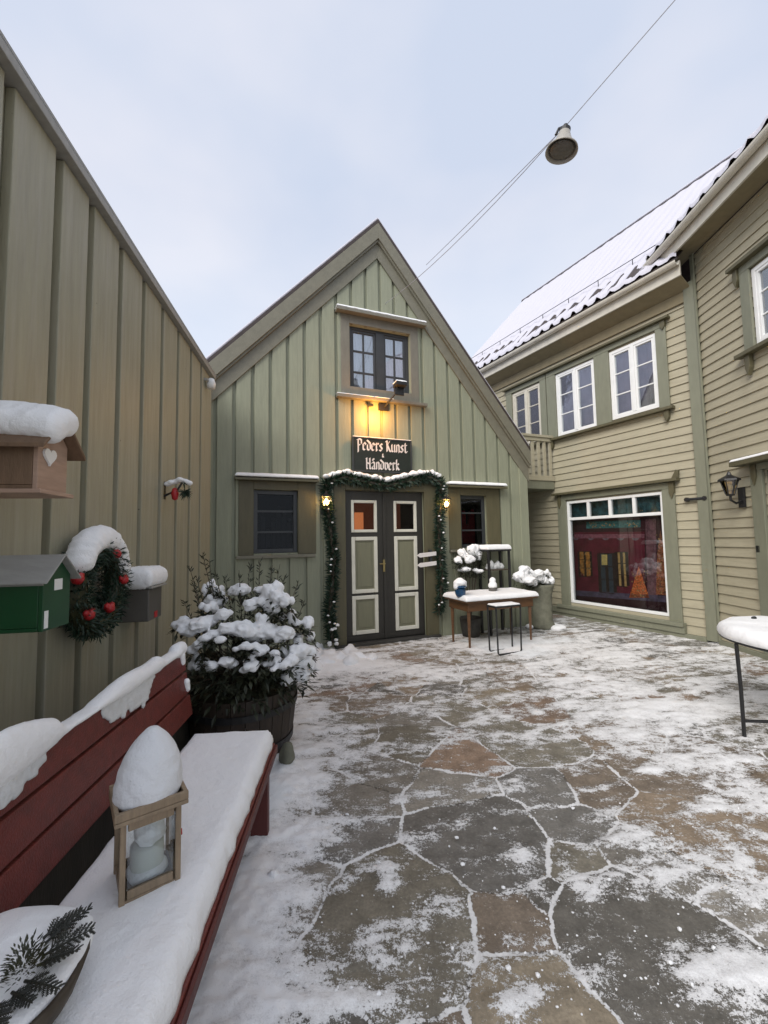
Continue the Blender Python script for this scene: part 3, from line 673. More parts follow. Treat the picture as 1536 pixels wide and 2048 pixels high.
        rc.build('ridge_tiles', M['greybox'], rf, smooth=False)
        rc = MB(fr); rc.snow_rect(xx, x1, depth-.05, depth+.05, zr+.122, .03, .03, .6, step=.08); rc.build('ridge_snow', M['snowr'], rf, smooth=True)
        if fr is R:
            rg = MB(fr)
            rg.tube([(xx-.0, .02-.16, zt+(od-.02+.16)*sl+.22), (x1, .02-.16, zt+(od-.02+.16)*sl+.22)], .007, 6)
            for i in range(9):
                x = xx+.3+(x1-xx-.5)*i/8; rg.tube([(x, -.14, zt+(od+.14)*sl+.03), (x, -.14, zt+(od+.14)*sl+.225)], .007, 6)
            rg.build('snow_guard', M['black'], rf)
            vb = MB(fr); vb.slab([(x1, od+.03, zt-.16), (x1+.03, od+.03, zt-.16), (x1+.03, depth, zr-.16), (x1, depth, zr-.16)], (0, 0, .22)); vb.build('verge_board', M['gutter'], rf, bevel=.004)
            ge = MB(fr); ge.add([(x1-.02, .02, 5.1), (x1-.02, depth, zr-.1), (x1-.02, 2*depth, 5.1)], [(0, 1, 2)]); ge.build('gable_end', M['clap'], root, normals=False)
        if fr is N:
            ve = MB(fr); ve.slab([(xx-.03, od+.03, zt-.16), (xx-.001, od+.03, zt-.16), (xx-.001, -.8, zt-.16+(od+.8)*sl), (xx-.03, -.8, zt-.16+(od+.8)*sl)], (0, 0, .24)); ve.build('verge_board', M['gutter'], rf, bevel=.004)
    # upper windows of the far wing
    for a, b, c0, d0 in wins:
        cw = casement(R, root, a, b, c0, d0)
        if a > 2.8: cw.data.materials[0] = M['gutter']
    tr = MB(R)
    for a, b in ((.42, .574), (1.361, 1.639), (2.491, 2.70), (2.72, 2.869), (3.661, 3.83)): tr.box(a, b, .026, .052, 3.46, 4.71)
    for a, b in ((.42, 2.70), (2.72, 3.83)): tr.box(a, b, .026, .056, 4.711, 4.80)
    tr.build('window_casing', M['sage'], root, bevel=.004)
    tr = MB(R); tr.box(.35, 3.88, .026, .12, 4.802, 4.84); bracket(tr, .45, 4.80, .9); tr.build('window_head', M['casing'], root, bevel=.004)
    tr = MB(R); tr.box(.36, 2.74, .026, .115, 3.40, 3.445); bracket(tr, .47, 3.40, 1.1); bracket(tr, 2.62, 3.40, 1.1); tr.box(2.76, 3.88, .026, .115, 3.40, 3.445); tr.build('window_sill', M['casing'], root, bevel=.004)
    # near wing window
    casement(N, root, .95, 1.95, 3.77, 4.72)
    tr = MB(N)
    for a, b in ((.81, .949), (1.951, 2.09)): tr.box(a, b, .026, .055, 3.74, 4.74)
    tr.box(.81, 2.09, .026, .056, 4.741, 4.83); tr.build('window_casing', M['sage'], root, bevel=.004)
    tr = MB(N); tr.box(.70, 2.2, .026, .13, 4.832, 4.88); bracket(tr, .775, 4.83, 1.4); tr.build('window_head', M['casing'], root, bevel=.004)
    tr = MB(N); tr.box(.72, 2.2, .026, .12, 3.69, 3.738); bracket(tr, .86, 3.69, 1.6); tr.build('window_sill', M['casing'], root, bevel=.004)
    # door at the near wing
    d = MB(N); d.box(.75, .915, .026, .06, .02, 2.26).box(1.905, 2.05, .026, .06, .02, 2.26).box(.75, 2.05, .026, .062, 2.261, 2.34)
    dc = d.build('door_casing', M['sage'], root, bevel=.004)
    h = MB(N); h.box(.62, 2.2, .026, .2, 2.342, 2.40); bracket(h, .82, 2.34, 1.6); h.build('door_head', M['casing'], dc, bevel=.004)
    s = MB(N); s.snow_rect(.62, 2.2, .03, .2, 2.40, .035, .03); s.build('snow', M['snow'], dc, smooth=True)
    dl = MB(N); dl.box(.917, 1.903, -.05, -.01, .02, 2.258); ring(dl, 1.0, 1.82, 1.1, 2.15, .06, -.01, .01); ring(dl, 1.0, 1.82, .2, .95, .06, -.01, .01)
    dl.build('door', surf('bottle_green_door', (.03, .06, .045), .4, .1, 8, bump=.1), root, bevel=.003)
    bx = MB(N); x, z = N.at(1519, 1098, .04); bx.box(x-.03, x+.03, .026, .06, z-.045, z+.045); bx.build('bell_push', M['black'], root, bevel=.004)
    # shop window
    f = MB(R); ring(f, .62, 2.37, .27, 2.172, .045, -.05, .022); f.box(.665, 2.325, -.045, .02, 1.812, 1.862)
    for x in (1.085, 1.505, 1.925): f.box(x-.024, x+.024, -.044, .018, 1.862, 2.127)
    sw = f.build('shop_window', M['white'], root, bevel=.004)
    p = MB(R); p.box(.66, 2.33, -.02, -.015, .31, 2.13); p.build('pane', M['clearglass'], sw)
    tr = MB(R); tr.box(.44, .619, .026, .056, .162, 2.20).box(2.371, 2.56, .026, .056, .162, 2.20).box(.44, 2.56, .026, .058, 2.201, 2.30)
    tr.build('casing', M['sage'], sw, bevel=.004)
    h = MB(R); h.box(.36, 2.63, .026, .14, 2.302, 2.345); bracket(h, .47, 2.30, 1.6); bracket(h, 2.50, 2.30, 1.6); h.prism([(.36, 2.345), (.45, 2.345), (.38, 2.47), (.345, 2.46)], .05, .10); h.build('head', M['casing'], sw, bevel=.004)
    h = MB(R); h.box(.40, 2.62, .026, .13, .161, .215); h.build('sill', M['sage'], sw, bevel=.004)
    # passage bridge and balcony between the two houses
    BF = Frame(R((2.65, 0, 0)), rad(68.3)+math.pi, 1)
    b = MB(BF); b.box(.03, 1.18, -3.6, .03, 2.44, 2.60); bal = b.build('balcony', M['sage'], root, bevel=.005)
    b = MB(BF); b.box(.03, 1.3, -.02, .05, 2.601, 2.70); b.build('bottom_rail', M['clap'], bal, bevel=.004)
    b = MB(BF); b.box(.03, 1.3, -.02, .05, 3.38, 3.45); b.box(.03, 1.32, -.04, .075, 3.451, 3.50); b.build('handrail', M['clap'], bal, bevel=.004)
    b = MB(BF)
    for i in range(8): b.box(.06+.145*i, .125+.145*i, -.005, .03, 2.701, 3.379)
    b.build('baluster_boards', M['clap'], bal, bevel=.004)
    b = MB(BF); b.box(.0, 1.3, -3.7, -3.6, 0, 2.44); b.build('passage_wall', M['brownboard'], root)
    return root
build_right()

# the printed shop front hung inside the shop window
def build_poster():
    off = -.12
    root = thing('display_poster', 'large printed backdrop of a red shop front at night behind the shop window glass', 'poster', R((1.5, off, 0)))
    def q(zx, zy): return R.at(1040+zx*.3229, 900+zy*.3229, off)
    b = MB(R); b.box(.55, 2.45, off-.03, off-.012, .2, 2.25)
    b.build('backing', surf('poster_dark_red', (.05, .010, .016), .6, .35, 3, bump=0, dirt_or_tint=(.012, .01, .016), dirt_or_tint_amt=.8, dscale=1.5), root)
    def patch(nm, pts, col, y, var=.35, sc=9):
        m = MB(R); m.prism([q(*p) for p in pts], off+y, off+y+.002)
        return m.build(nm, surf('print_'+nm+str(len(bpy.data.materials)), col, .6, var, sc, bump=0), root)
    patch('printed_sign', [(410, 445), (745, 432), (745, 478), (410, 487)], (0.038, 0.162, 0.171), -.008, .6, 30)
    patch('printed_facade', [(330, 510), (770, 505), (770, 900), (330, 870)], (0.142, 0.011, 0.030), -.010, .4, 5)
    patch('printed_sky', [(300, 310), (880, 270), (885, 380), (300, 420)], (0.023, 0.085, 0.104), -.010, .9, 14)
    for i in range(5):
        x = 345+i*92; m = MB(R); c = q(x, 540); m.prism([(c[0]+.055*math.cos(a)*1.2, c[1]+.055*math.sin(a)) for a in [math.pi*k/6+math.pi for k in range(7)]], off-.007, off-.005); m.build('printed_lantern', surf('print_pale%d' % i, (.22, .17, .20), .6, .5, 20, bump=0), root)
    patch('printed_awning', [(335, 522), (770, 520), (770, 545), (335, 548)], (0.285, 0.095, 0.133), -.006, .5, 25)
    patch('printed_window', [(365, 630), (440, 628), (440, 780), (400, 782), (365, 740)], (0.494, 0.209, 0.038), -.006, .7, 14)
    patch('printed_door', [(492, 640), (582, 638), (584, 885), (496, 878)], (0.042, 0.057, 0.080), -.006, .3, 10)
    patch('printed_door_pane', [(505, 648), (540, 648), (540, 712), (505, 712)], (0.684, 0.532, 0.190), -.003, .3, 20)
    patch('printed_window', [(600, 632), (662, 632), (664, 845), (604, 840)], (0.532, 0.342, 0.123), -.006, .4, 14)
    patch('printed_column', [(775, 430), (840, 425), (850, 905), (790, 905)], (0.190, 0.085, 0.104), -.006, .6, 18)
    patch('printed_tree', [(735, 720), (800, 915), (675, 915)], (0.608, 0.142, 0.034), -.004, .9, 40)
    patch('printed_tree', [(868, 500), (905, 620), (918, 900), (840, 895), (850, 640)], (0.323, 0.104, 0.042), -.005, .95, 34)
    d = MB(R)
    for (xa, ya, xb, yb) in ((365, 628, 440, 782), (600, 632, 664, 842), (492, 640, 584, 880)):
        for t in (0, .5, 1):
            c0 = q(xa+(xb-xa)*t, ya); c1 = q(xa+(xb-xa)*t, yb); d.box(min(c0[0], c1[0])-.009, max(c0[0], c1[0])+.009, off-.0028, off-.0016, c1[1], c0[1])
        for t in (0, .33, .66, 1):
            c0 = q(xa, ya+(yb-ya)*t); c1 = q(xb, ya+(yb-ya)*t); d.box(min(c0[0], c1[0]), max(c0[0], c1[0]), off-.0027, off-.0017, c0[1]-.007, c0[1]+.007)
    d.build('printed_bars', surf('print_bars', (.03, .012, .012), .6, .5, 20, bump=0), root)
    rr = random.Random(6); d = MB(R)
    for k in range(150):
        zx, zy = rr.choice([(rr.uniform(690, 790), rr.uniform(740, 910)), (rr.uniform(845, 915), rr.uniform(510, 890)), (rr.uniform(370, 438), rr.uniform(635, 775)), (rr.uniform(420, 740), rr.uniform(450, 480))])
        c = q(zx, zy); r = rr.uniform(.006, .016); d.prism([(c[0]+r*math.cos(a), c[1]+r*math.sin(a)) for a in (0, 1.05, 2.1, 3.14, 4.19, 5.24)], off-.003, off-.001)
    d.build('printed_lights', surf('print_lights', (.42, .26, .10), .6, .6, 40, bump=0), root)
    patch('printed_pavement', [(330, 868), (925, 905), (925, 945), (330, 900)], (0.104, 0.080, 0.133), -.004, .5, 12)
build_poster()

# ------------------------------------------------------------------ red bench
def build_bench():
    root = thing('park_bench', 'red slatted bench along the left wall with deep snow on its seat', 'bench', B((-1, .2, 0)))
    for i, (a, b) in enumerate(((.0, .145), (.155, .295), (.305, .44))):
        s = MB(B); s.box(-2.75, .03, a, b, .385, .42); s.build('seat', M['red'] , root, bevel=.004)
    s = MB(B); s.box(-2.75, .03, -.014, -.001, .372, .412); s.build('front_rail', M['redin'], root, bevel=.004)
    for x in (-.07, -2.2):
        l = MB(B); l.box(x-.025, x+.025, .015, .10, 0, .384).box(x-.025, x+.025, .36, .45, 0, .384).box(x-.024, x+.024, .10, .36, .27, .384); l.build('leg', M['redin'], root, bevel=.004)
    def back(zz): return .485+(zz-.5)*.16
    slats = ((.53, .64), (.652, .765), (.777, .888))
    for z0, z1 in slats:
        s = MB(B); y0, y1 = back(z0), back(z1)
        s.add([(x, y+dy, zq) for x in (-2.75, .20) for (y, zq) in ((y0, z0), (y1, z1)) for dy in (0, .028)],
              [(0, 1, 3, 2), (4, 6, 7, 5), (0, 4, 5, 1), (2, 3, 7, 6), (0, 2, 6, 4), (1, 5, 7, 3)])
        s.build('back_slat', M['red'], root, bevel=.004)
    for x in (-.05, -2.2):
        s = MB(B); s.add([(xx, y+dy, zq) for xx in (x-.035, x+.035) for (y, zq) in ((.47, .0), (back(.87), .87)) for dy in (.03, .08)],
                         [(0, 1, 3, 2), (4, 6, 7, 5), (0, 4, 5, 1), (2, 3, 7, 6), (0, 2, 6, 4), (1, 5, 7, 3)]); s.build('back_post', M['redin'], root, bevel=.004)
    sn = MB(B); sn.snow_rect(-2.75, .05, .012, .44, .418, .078, .045, .10, over=.004, step=.03); sn.build('seat_snow', M['snow'], root, smooth=True)
    # snow on the top slat: a ridge along the edge and patches clinging to the front
    t = MB(B); n = 190; rr = random.Random(4)
    for i in range(n):
        x = -2.7+2.9*i/n
        prof = .055+.03*math.sin(x*4.0+.6)+.015*math.sin(x*11)
        if -.86 < x < -.62: prof *= .45
        if x > -.12: prof = .022 if x < .12 else .045
        yb = back(.888); t.blob((x, yb+.012, .885+prof*.35), (.04, .040, max(.012, prof)), 2, .10, 3, 1)
    t.build('back_snow', M['snow'], root, remesh=.011)
    for (xa, xb, zlo) in ((-2.6, -.90, .80), (-.60, -.17, .785)):
        p = MB(B); m = int((xb-xa)/.02)
        for i in range(m):
            x = xa+(xb-xa)*i/m
            for zz in np.arange(zlo-.01, .90, .018):
                e = min((x-xa), (xb-x))/.12; edge = zlo+max(0, .05*(1-min(1, e)))+.035*noise.noise(Vector((x*8, 3, 1)))+.015*noise.noise(Vector((x*30, 3, 1)))
                if zz < edge: continue
                th = .010+.007*noise.noise(Vector((x*25, zz*25, 4)))
                p.blob((x+rr.uniform(-.004, .004), back(zz)-.003, zz+rr.uniform(-.004, .004)), (.017, th, .016), 1, .2, 4, i)
        p.build('clinging_snow', M['dirtysnow'], root, remesh=.0065)
    for (x, z0) in ((.175, .68), (.165, .83)):
        p = MB(B)
        for q in range(4): p.blob((x-.004*q, back(z0), z0+.014*q), (.020, .018, .020), 2, .2, 3, q)
        p.build('snow_tuft', M['snow'], root, remesh=.007)
build_bench()

def build_candle_lantern():
    A = np.array([-.756, 1.222]); yaw = math.atan2(.095, .124); w = .158
    fr = shifted((A[0], A[1], .49), yaw)
    root = thing('candle_lantern', 'pale wooden candle lantern topped by a tall cone of snow, standing on the bench seat', 'lantern', fr((w/2, w/2, 0)))
    H = .225; f = MB(fr)
    for x in (0, w-.015):
        for y in (0, w-.015): f.box(x, x+.015, y, y+.015, 0, H)
    for z0, z1 in ((.012, .034), (H-.03, H-.008)):
        for y in (.003, w-.017): f.box(.02, w-.02, y, y+.014, z0, z1)
        for x in (.003, w-.017): f.box(x, x+.014, .02, w-.02, z0, z1)
    f.box(.004, w-.004, .004, w-.004, -.0, .011); f.build('frame', M['birch'], root, bevel=.002)
    t = MB(fr); o = .016; t.box(-o, w+o, -o, w+o, H, H+.012)
    ring_ = [(-o, -o), (w+o, -o), (w+o, w+o), (-o, w+o)]
    t.box(-o, w+o, -o, -o+.012, H+.013, H+.036).box(-o, w+o, w+o-.012, w+o, H+.013, H+.036).box(-o, -o+.012, -o+.012, w+o-.012, H+.013, H+.034).box(w+o-.012, w+o, -o+.012, w+o-.012, H+.013, H+.034)
    t.build('roof_tray', M['birch'], root, bevel=.002)
    g = MB(fr)
    g.box(.02, w-.02, .009, .011, .034, H-.03).box(.02, w-.02, w-.011, w-.009, .034, H-.03).box(.009, .011, .02, w-.02, .034, H-.03).box(w-.011, w-.009, .02, w-.02, .034, H-.03); g.build('glass', M['clearglass'], root)
    c = MB(fr); c.lathe([(.0, .012), (.045, .012), (.046, .02), (.046, .10), (.04, .108), (0, .104)], 20, (w/2, w/2, 0), False); c.build('candle', M['candle'], root, smooth=True)
    i = MB(fr); i.blob((w*.55, w*.5, .135), (.042, .042, .045), 3, .4, 2, 3).blob((w*.5, w*.45, .03), (.058, .05, .028), 3, .3, 2, 5); i.build('drifted_snow', M['snow'], root, remesh=.009)
    l = MB(fr); l.tube([(w+.001, w*.5, .10), (w+.016, w*.5, .10), (w+.016, w*.5, .085)], .004, 6); l.build('latch', M['redorn'], root)
    s = MB(fr); cx = w/2
    for k in range(15):
        u = .95*k/14; rr = (w/2+.016)*max(.01, 1-.985*u**2.2)**.55; zc = H+.028+u*.165
        s.blob((cx+.012*u, cx+.02*u, zc), (rr, rr, .028), 3, .08, 3.5, k*.2)
    s.build('snow', M['coarsesnow'], root, remesh=.008)
build_candle_lantern()

def frond(mb, p, d, ln, up, w=.004, depth=2, rr=random):
    """a flat cypress spray: a rachis with side shoots, each with scale leaves"""
    p = Vector(p); d = Vector(d).normalized(); up = Vector(up).normalized(); sd = d.cross(up).normalized(); n = 9 if depth else 6
    pts = [p+d*ln*t+up*(-.10*ln*t*t) for t in [i/4 for i in range(5)]]
    mb.tube([tuple(q) for q in pts], [w*(1-.7*i/4) for i in range(5)], 5)
    for i in range(1, n):
        t = i/n; q = p+d*ln*t+up*(-.10*ln*t*t)
        for s in (-1, 1):
            dd = (d*.75+sd*s*.75+up*rr.uniform(-.15, .2)).normalized(); l2 = ln*(.42 if depth else .34)*(1-t*.65)*rr.uniform(.8, 1.15)
            if depth: frond(mb, q, dd, l2, up, w*.65, depth-1, rr)
            else: mb.tube([tuple(q), tuple(q+dd*l2)], [w*.8, w*.25], 4)
def build_bowl():
    c = np.array([*gnd(-45, 2030, .54)[:2], .49]); fr = shifted(c)
    root = thing('plant_bowl', 'snow filled bowl with dark cypress sprays on the near end of the red bench', 'plant bowl', c)
    b = MB(fr); b.lathe([(.0, .0), (.13, .0), (.17, .05), (.19, .10), (.178, .105), (.16, .06), (0, .05)], 28, cap=False); b.build('bowl', M['bark'], root, smooth=True)
    s = MB(fr); s.blob((-.01, .01, .09), (.20, .20, .045), 3, .14, 1.6).blob((-.02, .09, .09), (.12, .10, .045), 3, .25).blob((.02, .15, .075), (.07, .06, .04), 3, .25); s.build('snow', M['snow'], root, remesh=.012)
    rr = random.Random(5); f = MB(fr)
    for k in range(7):
        a = -.75+1.75*k/6+rr.uniform(-.1, .1); d = (math.cos(a), math.sin(a), rr.uniform(.02, .42))
        frond(f, (.09*math.cos(a)+.02, .09*math.sin(a), .13), d, rr.uniform(.065, .10), (rr.uniform(-.2, .2), rr.uniform(-.5, 0), 1), .0032, 1, rr)
    f.build('cypress_spray', M['cypress'], root)
    h = MB(fr)
    for k in range(300):
        a = rr.uniform(0, 6.28); rad_ = rr.random()**.5*.03; z = rr.uniform(0, .045); d = Vector((math.cos(a), math.sin(a), rr.uniform(.0, 1.2)))
        h.leaf((.10+rad_*math.cos(a), -.01+rad_*math.sin(a), .135+z), d, (0, 0, 1), rr.uniform(.008, .018), .004)
    h.build('cone_cluster', M['moss'], root, normals=False)
build_bowl()

# ------------------------------------------------------------------ mailboxes and what hangs on the shed wall
def Lp(px, py, off): x, z = L.at(px, py, off); return x, z
def house_box(root, x0, x1, d0, d1, z0, z1, rise, over, mb_body, mb_side, mroof, th=.016):
    """box on the wall whose little gable faces out; x along the wall, d out of it"""
    xm = (x0+x1)/2
    b = MB(L); b.prism([(x0, z0), (x1, z0), (x1, z1), (xm, z1+rise), (x0, z1)], d1-.016, d1); front = b.build('front', mb_body, root, bevel=.002)
    b = MB(L); b.box(x0, x1, d0, d1-.017, z0, z0+.014).box(x1-.014, x1, d0, d1-.017, z0+.015, z1).box(x0, x0+.014, d0, d1-.017, z0+.015, z1); b.prism([(x0, z0+.015), (x1, z0+.015), (x1, z1), (xm, z1+rise), (x0, z1)], d0, d0+.014); b.build('body', mb_side, root, bevel=.002)
    sl = rise/(x1-xm)
    for sg, xe in ((1, x1+over), (-1, x0-over)):
        r = MB(L); ze = z1+rise-abs(xe-xm)*sl
        r.slab([(xm, d0, z1+rise+.002), (xe, d0, ze+.002), (xe, d1+over, ze+.002), (xm, d1+over, z1+rise+.002)], (0, 0, th)); r.build('roof', mroof, root, bevel=.003)
    return front, sl
def build_mailboxes():
    # wooden one
    x1, zc = Lp(78, 865, .33); x0, _ = Lp(136, 880, .33); _, zb = Lp(77, 978, .33); xm = (x0+x1)/2
    root = thing('mailbox', 'pine mailbox like a small house, white heart on its front, highest on the wall', 'mailbox', L((xm, 0, zb)), 'mailboxes on the shed wall')
    front, sl = house_box(root, x0, x1, .02, .33, zb, zc-.02, .085, .045, M['boxwood'], M['boxside'], M['boxside'])
    h = MB(L); zz = zc-.02
    pts = [(xm+.03+.035*(16*math.sin(t)**3)/16, zz-.055+.035*(13*math.cos(t)-5*math.cos(2*t)-2*math.cos(3*t)-math.cos(4*t))/16) for t in [2*math.pi*i/24 for i in range(24)]]
    h.prism(pts, .331, .339); h.build('heart', M['white'], front)
    k = MB(L); k.prism([(xm-.012+.014*math.cos(t), zz+.03+.014*math.sin(t)) for t in [2*math.pi*i/14 for i in range(14)]], .331, .333); k.build('hole', M['dark'], front)
    f = MB(L); f.box(x0-.015, x1+.015, .02, .35, zb-.016, zb-.001); f.build('base', M['boxwood'], root, bevel=.002)
    s = MB(L)
    for i in range(12):
        d = .03+.33*i/11
        for q in (-.2, .3, .8, 1.3): s.blob((xm+q*.055, d, zc+.066-abs(q)*.040+.026*math.sin(math.pi*(i+2)/14)), (.055, .04, .055), 3, .18, 2.4, i*.15)
    s.build('snow', M['snow'], root, remesh=.010)
    # green one
    x1, zc = Lp(88, 1155, .30); x0, _ = Lp(141, 1150, .30); _, zb = Lp(88, 1263, .30); xm = (x0+x1)/2
    root = thing('mailbox', 'dark green mailbox with grey pitched roof and white stickers, beside the wreath', 'mailbox', L((xm, 0, zb)), 'mailboxes on the shed wall')
    front, sl = house_box(root, x0, x1, .02, .30, zb, zc, .075, .028, M['green'], M['green'], M['zinc'], .008)
    g = MB(L); g.box(x1+.001, x1+.006, .02, .30, zc-.03, zc-.022); g.build('slot', M['zinc'], root)
    k = MB(L); k.box(xm-.028, xm+.022, .3005, .302, zc-.055, zc-.012); k.build('sticker', M['white'], front)
    k = MB(L); k.box(x1-.03, x1-.008, .3005, .302, zb+.01, zb+.075); k.build('sticker', M['white'], front)
    s = MB(L); s.snow_rect(xm+.03, x1+.02, .02, .30, zc+.043, .012, .01); s.build('snow', M['dirtysnow'], root, smooth=True) if False else None
    # grey one
    x1, zc = Lp(298, 1178, .22); x0, _ = Lp(324, 1170, .22); _, zb = Lp(298, 1243, .22); xm = (x0+x1)/2
    root = thing('mailbox', 'plain grey mailbox under a thick pillow of snow, right of the wreath', 'mailbox', L((xm, 0, zb)), 'mailboxes on the shed wall')
    b = MB(L); b.box(x0, x1, .02, .22, zb, zc); b.build('body', M['greybox'], root, bevel=.006)
    b = MB(L); b.slab([(x0-.02, .02, zc+.03), (x1+.02, .02, zc+.03), (x1+.02, .245, zc+.002), (x0-.02, .245, zc+.002)], (0, 0, .012)); b.build('lid', M['zinc'], root, bevel=.003)
    b = MB(L); b.box((x0+x1)/2-.03, (x0+x1)/2+.02, .221, .223, zb+.01, zb+.05); b.build('sticker', M['redorn'], root)
    s = MB(L)
    for i in range(8):
        for j in range(6): s.blob((x0-.005+(x1-x0+.01)*j/5, .04+.18*i/7, zc+.070), (.045, .035, .075 if 0 < i < 7 else .06), 2, .08, 2, 1)
    s.build('snow', M['snow'], root, remesh=.010)
build_mailboxes()

def needles(mb, c, nrm, n, ln, w, rr, spread=1.0):
    for k in range(n):
        d = Vector((rr.gauss(0, 1), rr.gauss(0, 1), rr.gauss(0, 1)))*spread+Vector(nrm); d.normalize()
        mb.leaf(c, d, (rr.uniform(-1, 1), rr.uniform(-1, 1), rr.uniform(-1, 1)), ln*rr.uniform(.6, 1.2), w)
def build_wreath():
    off = .13; cx, cz = Lp(193, 1172, off); top = Lp(205, 1072, off)[1]; bot = Lp(178, 1270, off)[1]; r = (top-bot)/2*.78
    root = thing('wreath', 'mossy round wreath with red ornaments and a cap of snow between two mailboxes', 'wreath', L((cx, .05, cz)))
    rr = random.Random(9); f = MB(L); c = MB(L)
    pts = [(cx+r*math.cos(2*math.pi*i/40), off, cz+r*math.sin(2*math.pi*i/40)) for i in range(41)]
    c.tube(pts, .05, 8); c.build('core', M['moss'], root)
    for i in range(4200):
        a = rr.uniform(0, 2*math.pi); b = rr.uniform(0, 2*math.pi); t = .056*rr.uniform(.7, 1.25)
        nrm = Vector((math.cos(a)*math.cos(b), math.sin(b), math.sin(a)*math.cos(b)))
        p = Vector((cx+r*math.cos(a), off, cz+r*math.sin(a)))+nrm*t
        d = (nrm+Vector((-math.sin(a), 0, math.cos(a)))*rr.uniform(-1.5, 1.5)+Vector((rr.gauss(0, .4), rr.gauss(0, .4), rr.gauss(0, .4)))).normalized()
        f.leaf(p, d, nrm, rr.uniform(.02, .05), .008)
    f.build('foliage', M['fir'], root, normals=False)
    for (px, py) in ((155, 1158), (232, 1108), (247, 1160), (219, 1216), (178, 1230)):
        x, z = Lp(px, py, off+.055); o = MB(L)
        o.blob((x, off+.055, z), .028, 2, .15, 2, px)
        for s in (-1, 1): o.blob((x+s*.026, off+.055, z+.012), (.022, .016, .02), 1, .3, 2, px+s)
        o.build('red_ornament', M['redorn'], root, smooth=True)
    k = MB(L)
    for i in range(14):
        a = math.pi*(.17+.72*i/13); k.blob((cx+(r+.03)*math.cos(a), off+.01, cz+(r+.055)*math.sin(a)), (.062, .075, .045+.028*math.sin(a)), 2, .2, 2, i)
    k.build('snow', M['snow'], root, remesh=.011)
build_wreath()

def build_wall_ornament():
    off = .10; x, z = Lp(345, 975, off)
    root = thing('wall_ornament', 'little black and red wall bracket decoration capped with snow, far end of the shed wall', 'wall ornament', L((x, 0, z)))
    b = MB(L); b.box(x-.025, x+.025, .027, .04, z-.10, z+.05); b.tube([(x, .04, z+.02), (x, .17, z+.06), (x, .22, z+.03)], .012, 8); b.tube([(x, .04, z-.07), (x, .14, z-.02), (x, .18, z+.05)], .009, 8); b.build('bracket', M['black'], root)
    r = MB(L); r.lathe([(0, -.11), (.022, -.10), (.03, -.05), (.02, -.01), (0, 0)], 14, (x, .12, z), False); r.build('bell', M['redorn'], root, smooth=True)
    l = MB(L); rr = random.Random(3); needles(l, (x, .20, z-.03), (0, .2, -.6), 70, .08, .012, rr); l.build('sprig', M['fir'], root, normals=False)
    s = MB(L)
    for i in range(6): s.blob((x+rr.uniform(-.02, .02), .06+.17*i/5, z+.065-.012*abs(i-3)), (.035, .03, .024), 2, .25, 2, i)
    s.build('snow', M['snow'], root, remesh=.009)
build_wall_ornament()
def build_floodlight():
    off = .08; x, z = Lp(418, 766, off)
    root = thing('floodlight', 'small pale floodlight at the far eave corner of the olive shed', 'floodlight', L((x, 0, z)))
    b = MB(L); b.tube([(x+.06, .027, z+.02), (x+.05, .07, z+.02), (x, .09, z)], .015, 8); b.build('arm', M['zinc'], root)
    b = MB(L); b.lathe([(.0, -.06), (.045, -.06), (.05, 0), (.035, .05), (0, .06)], 14, (x-.01, .10, z), False); b.build('head', M['white'], root, smooth=True)
build_floodlight()

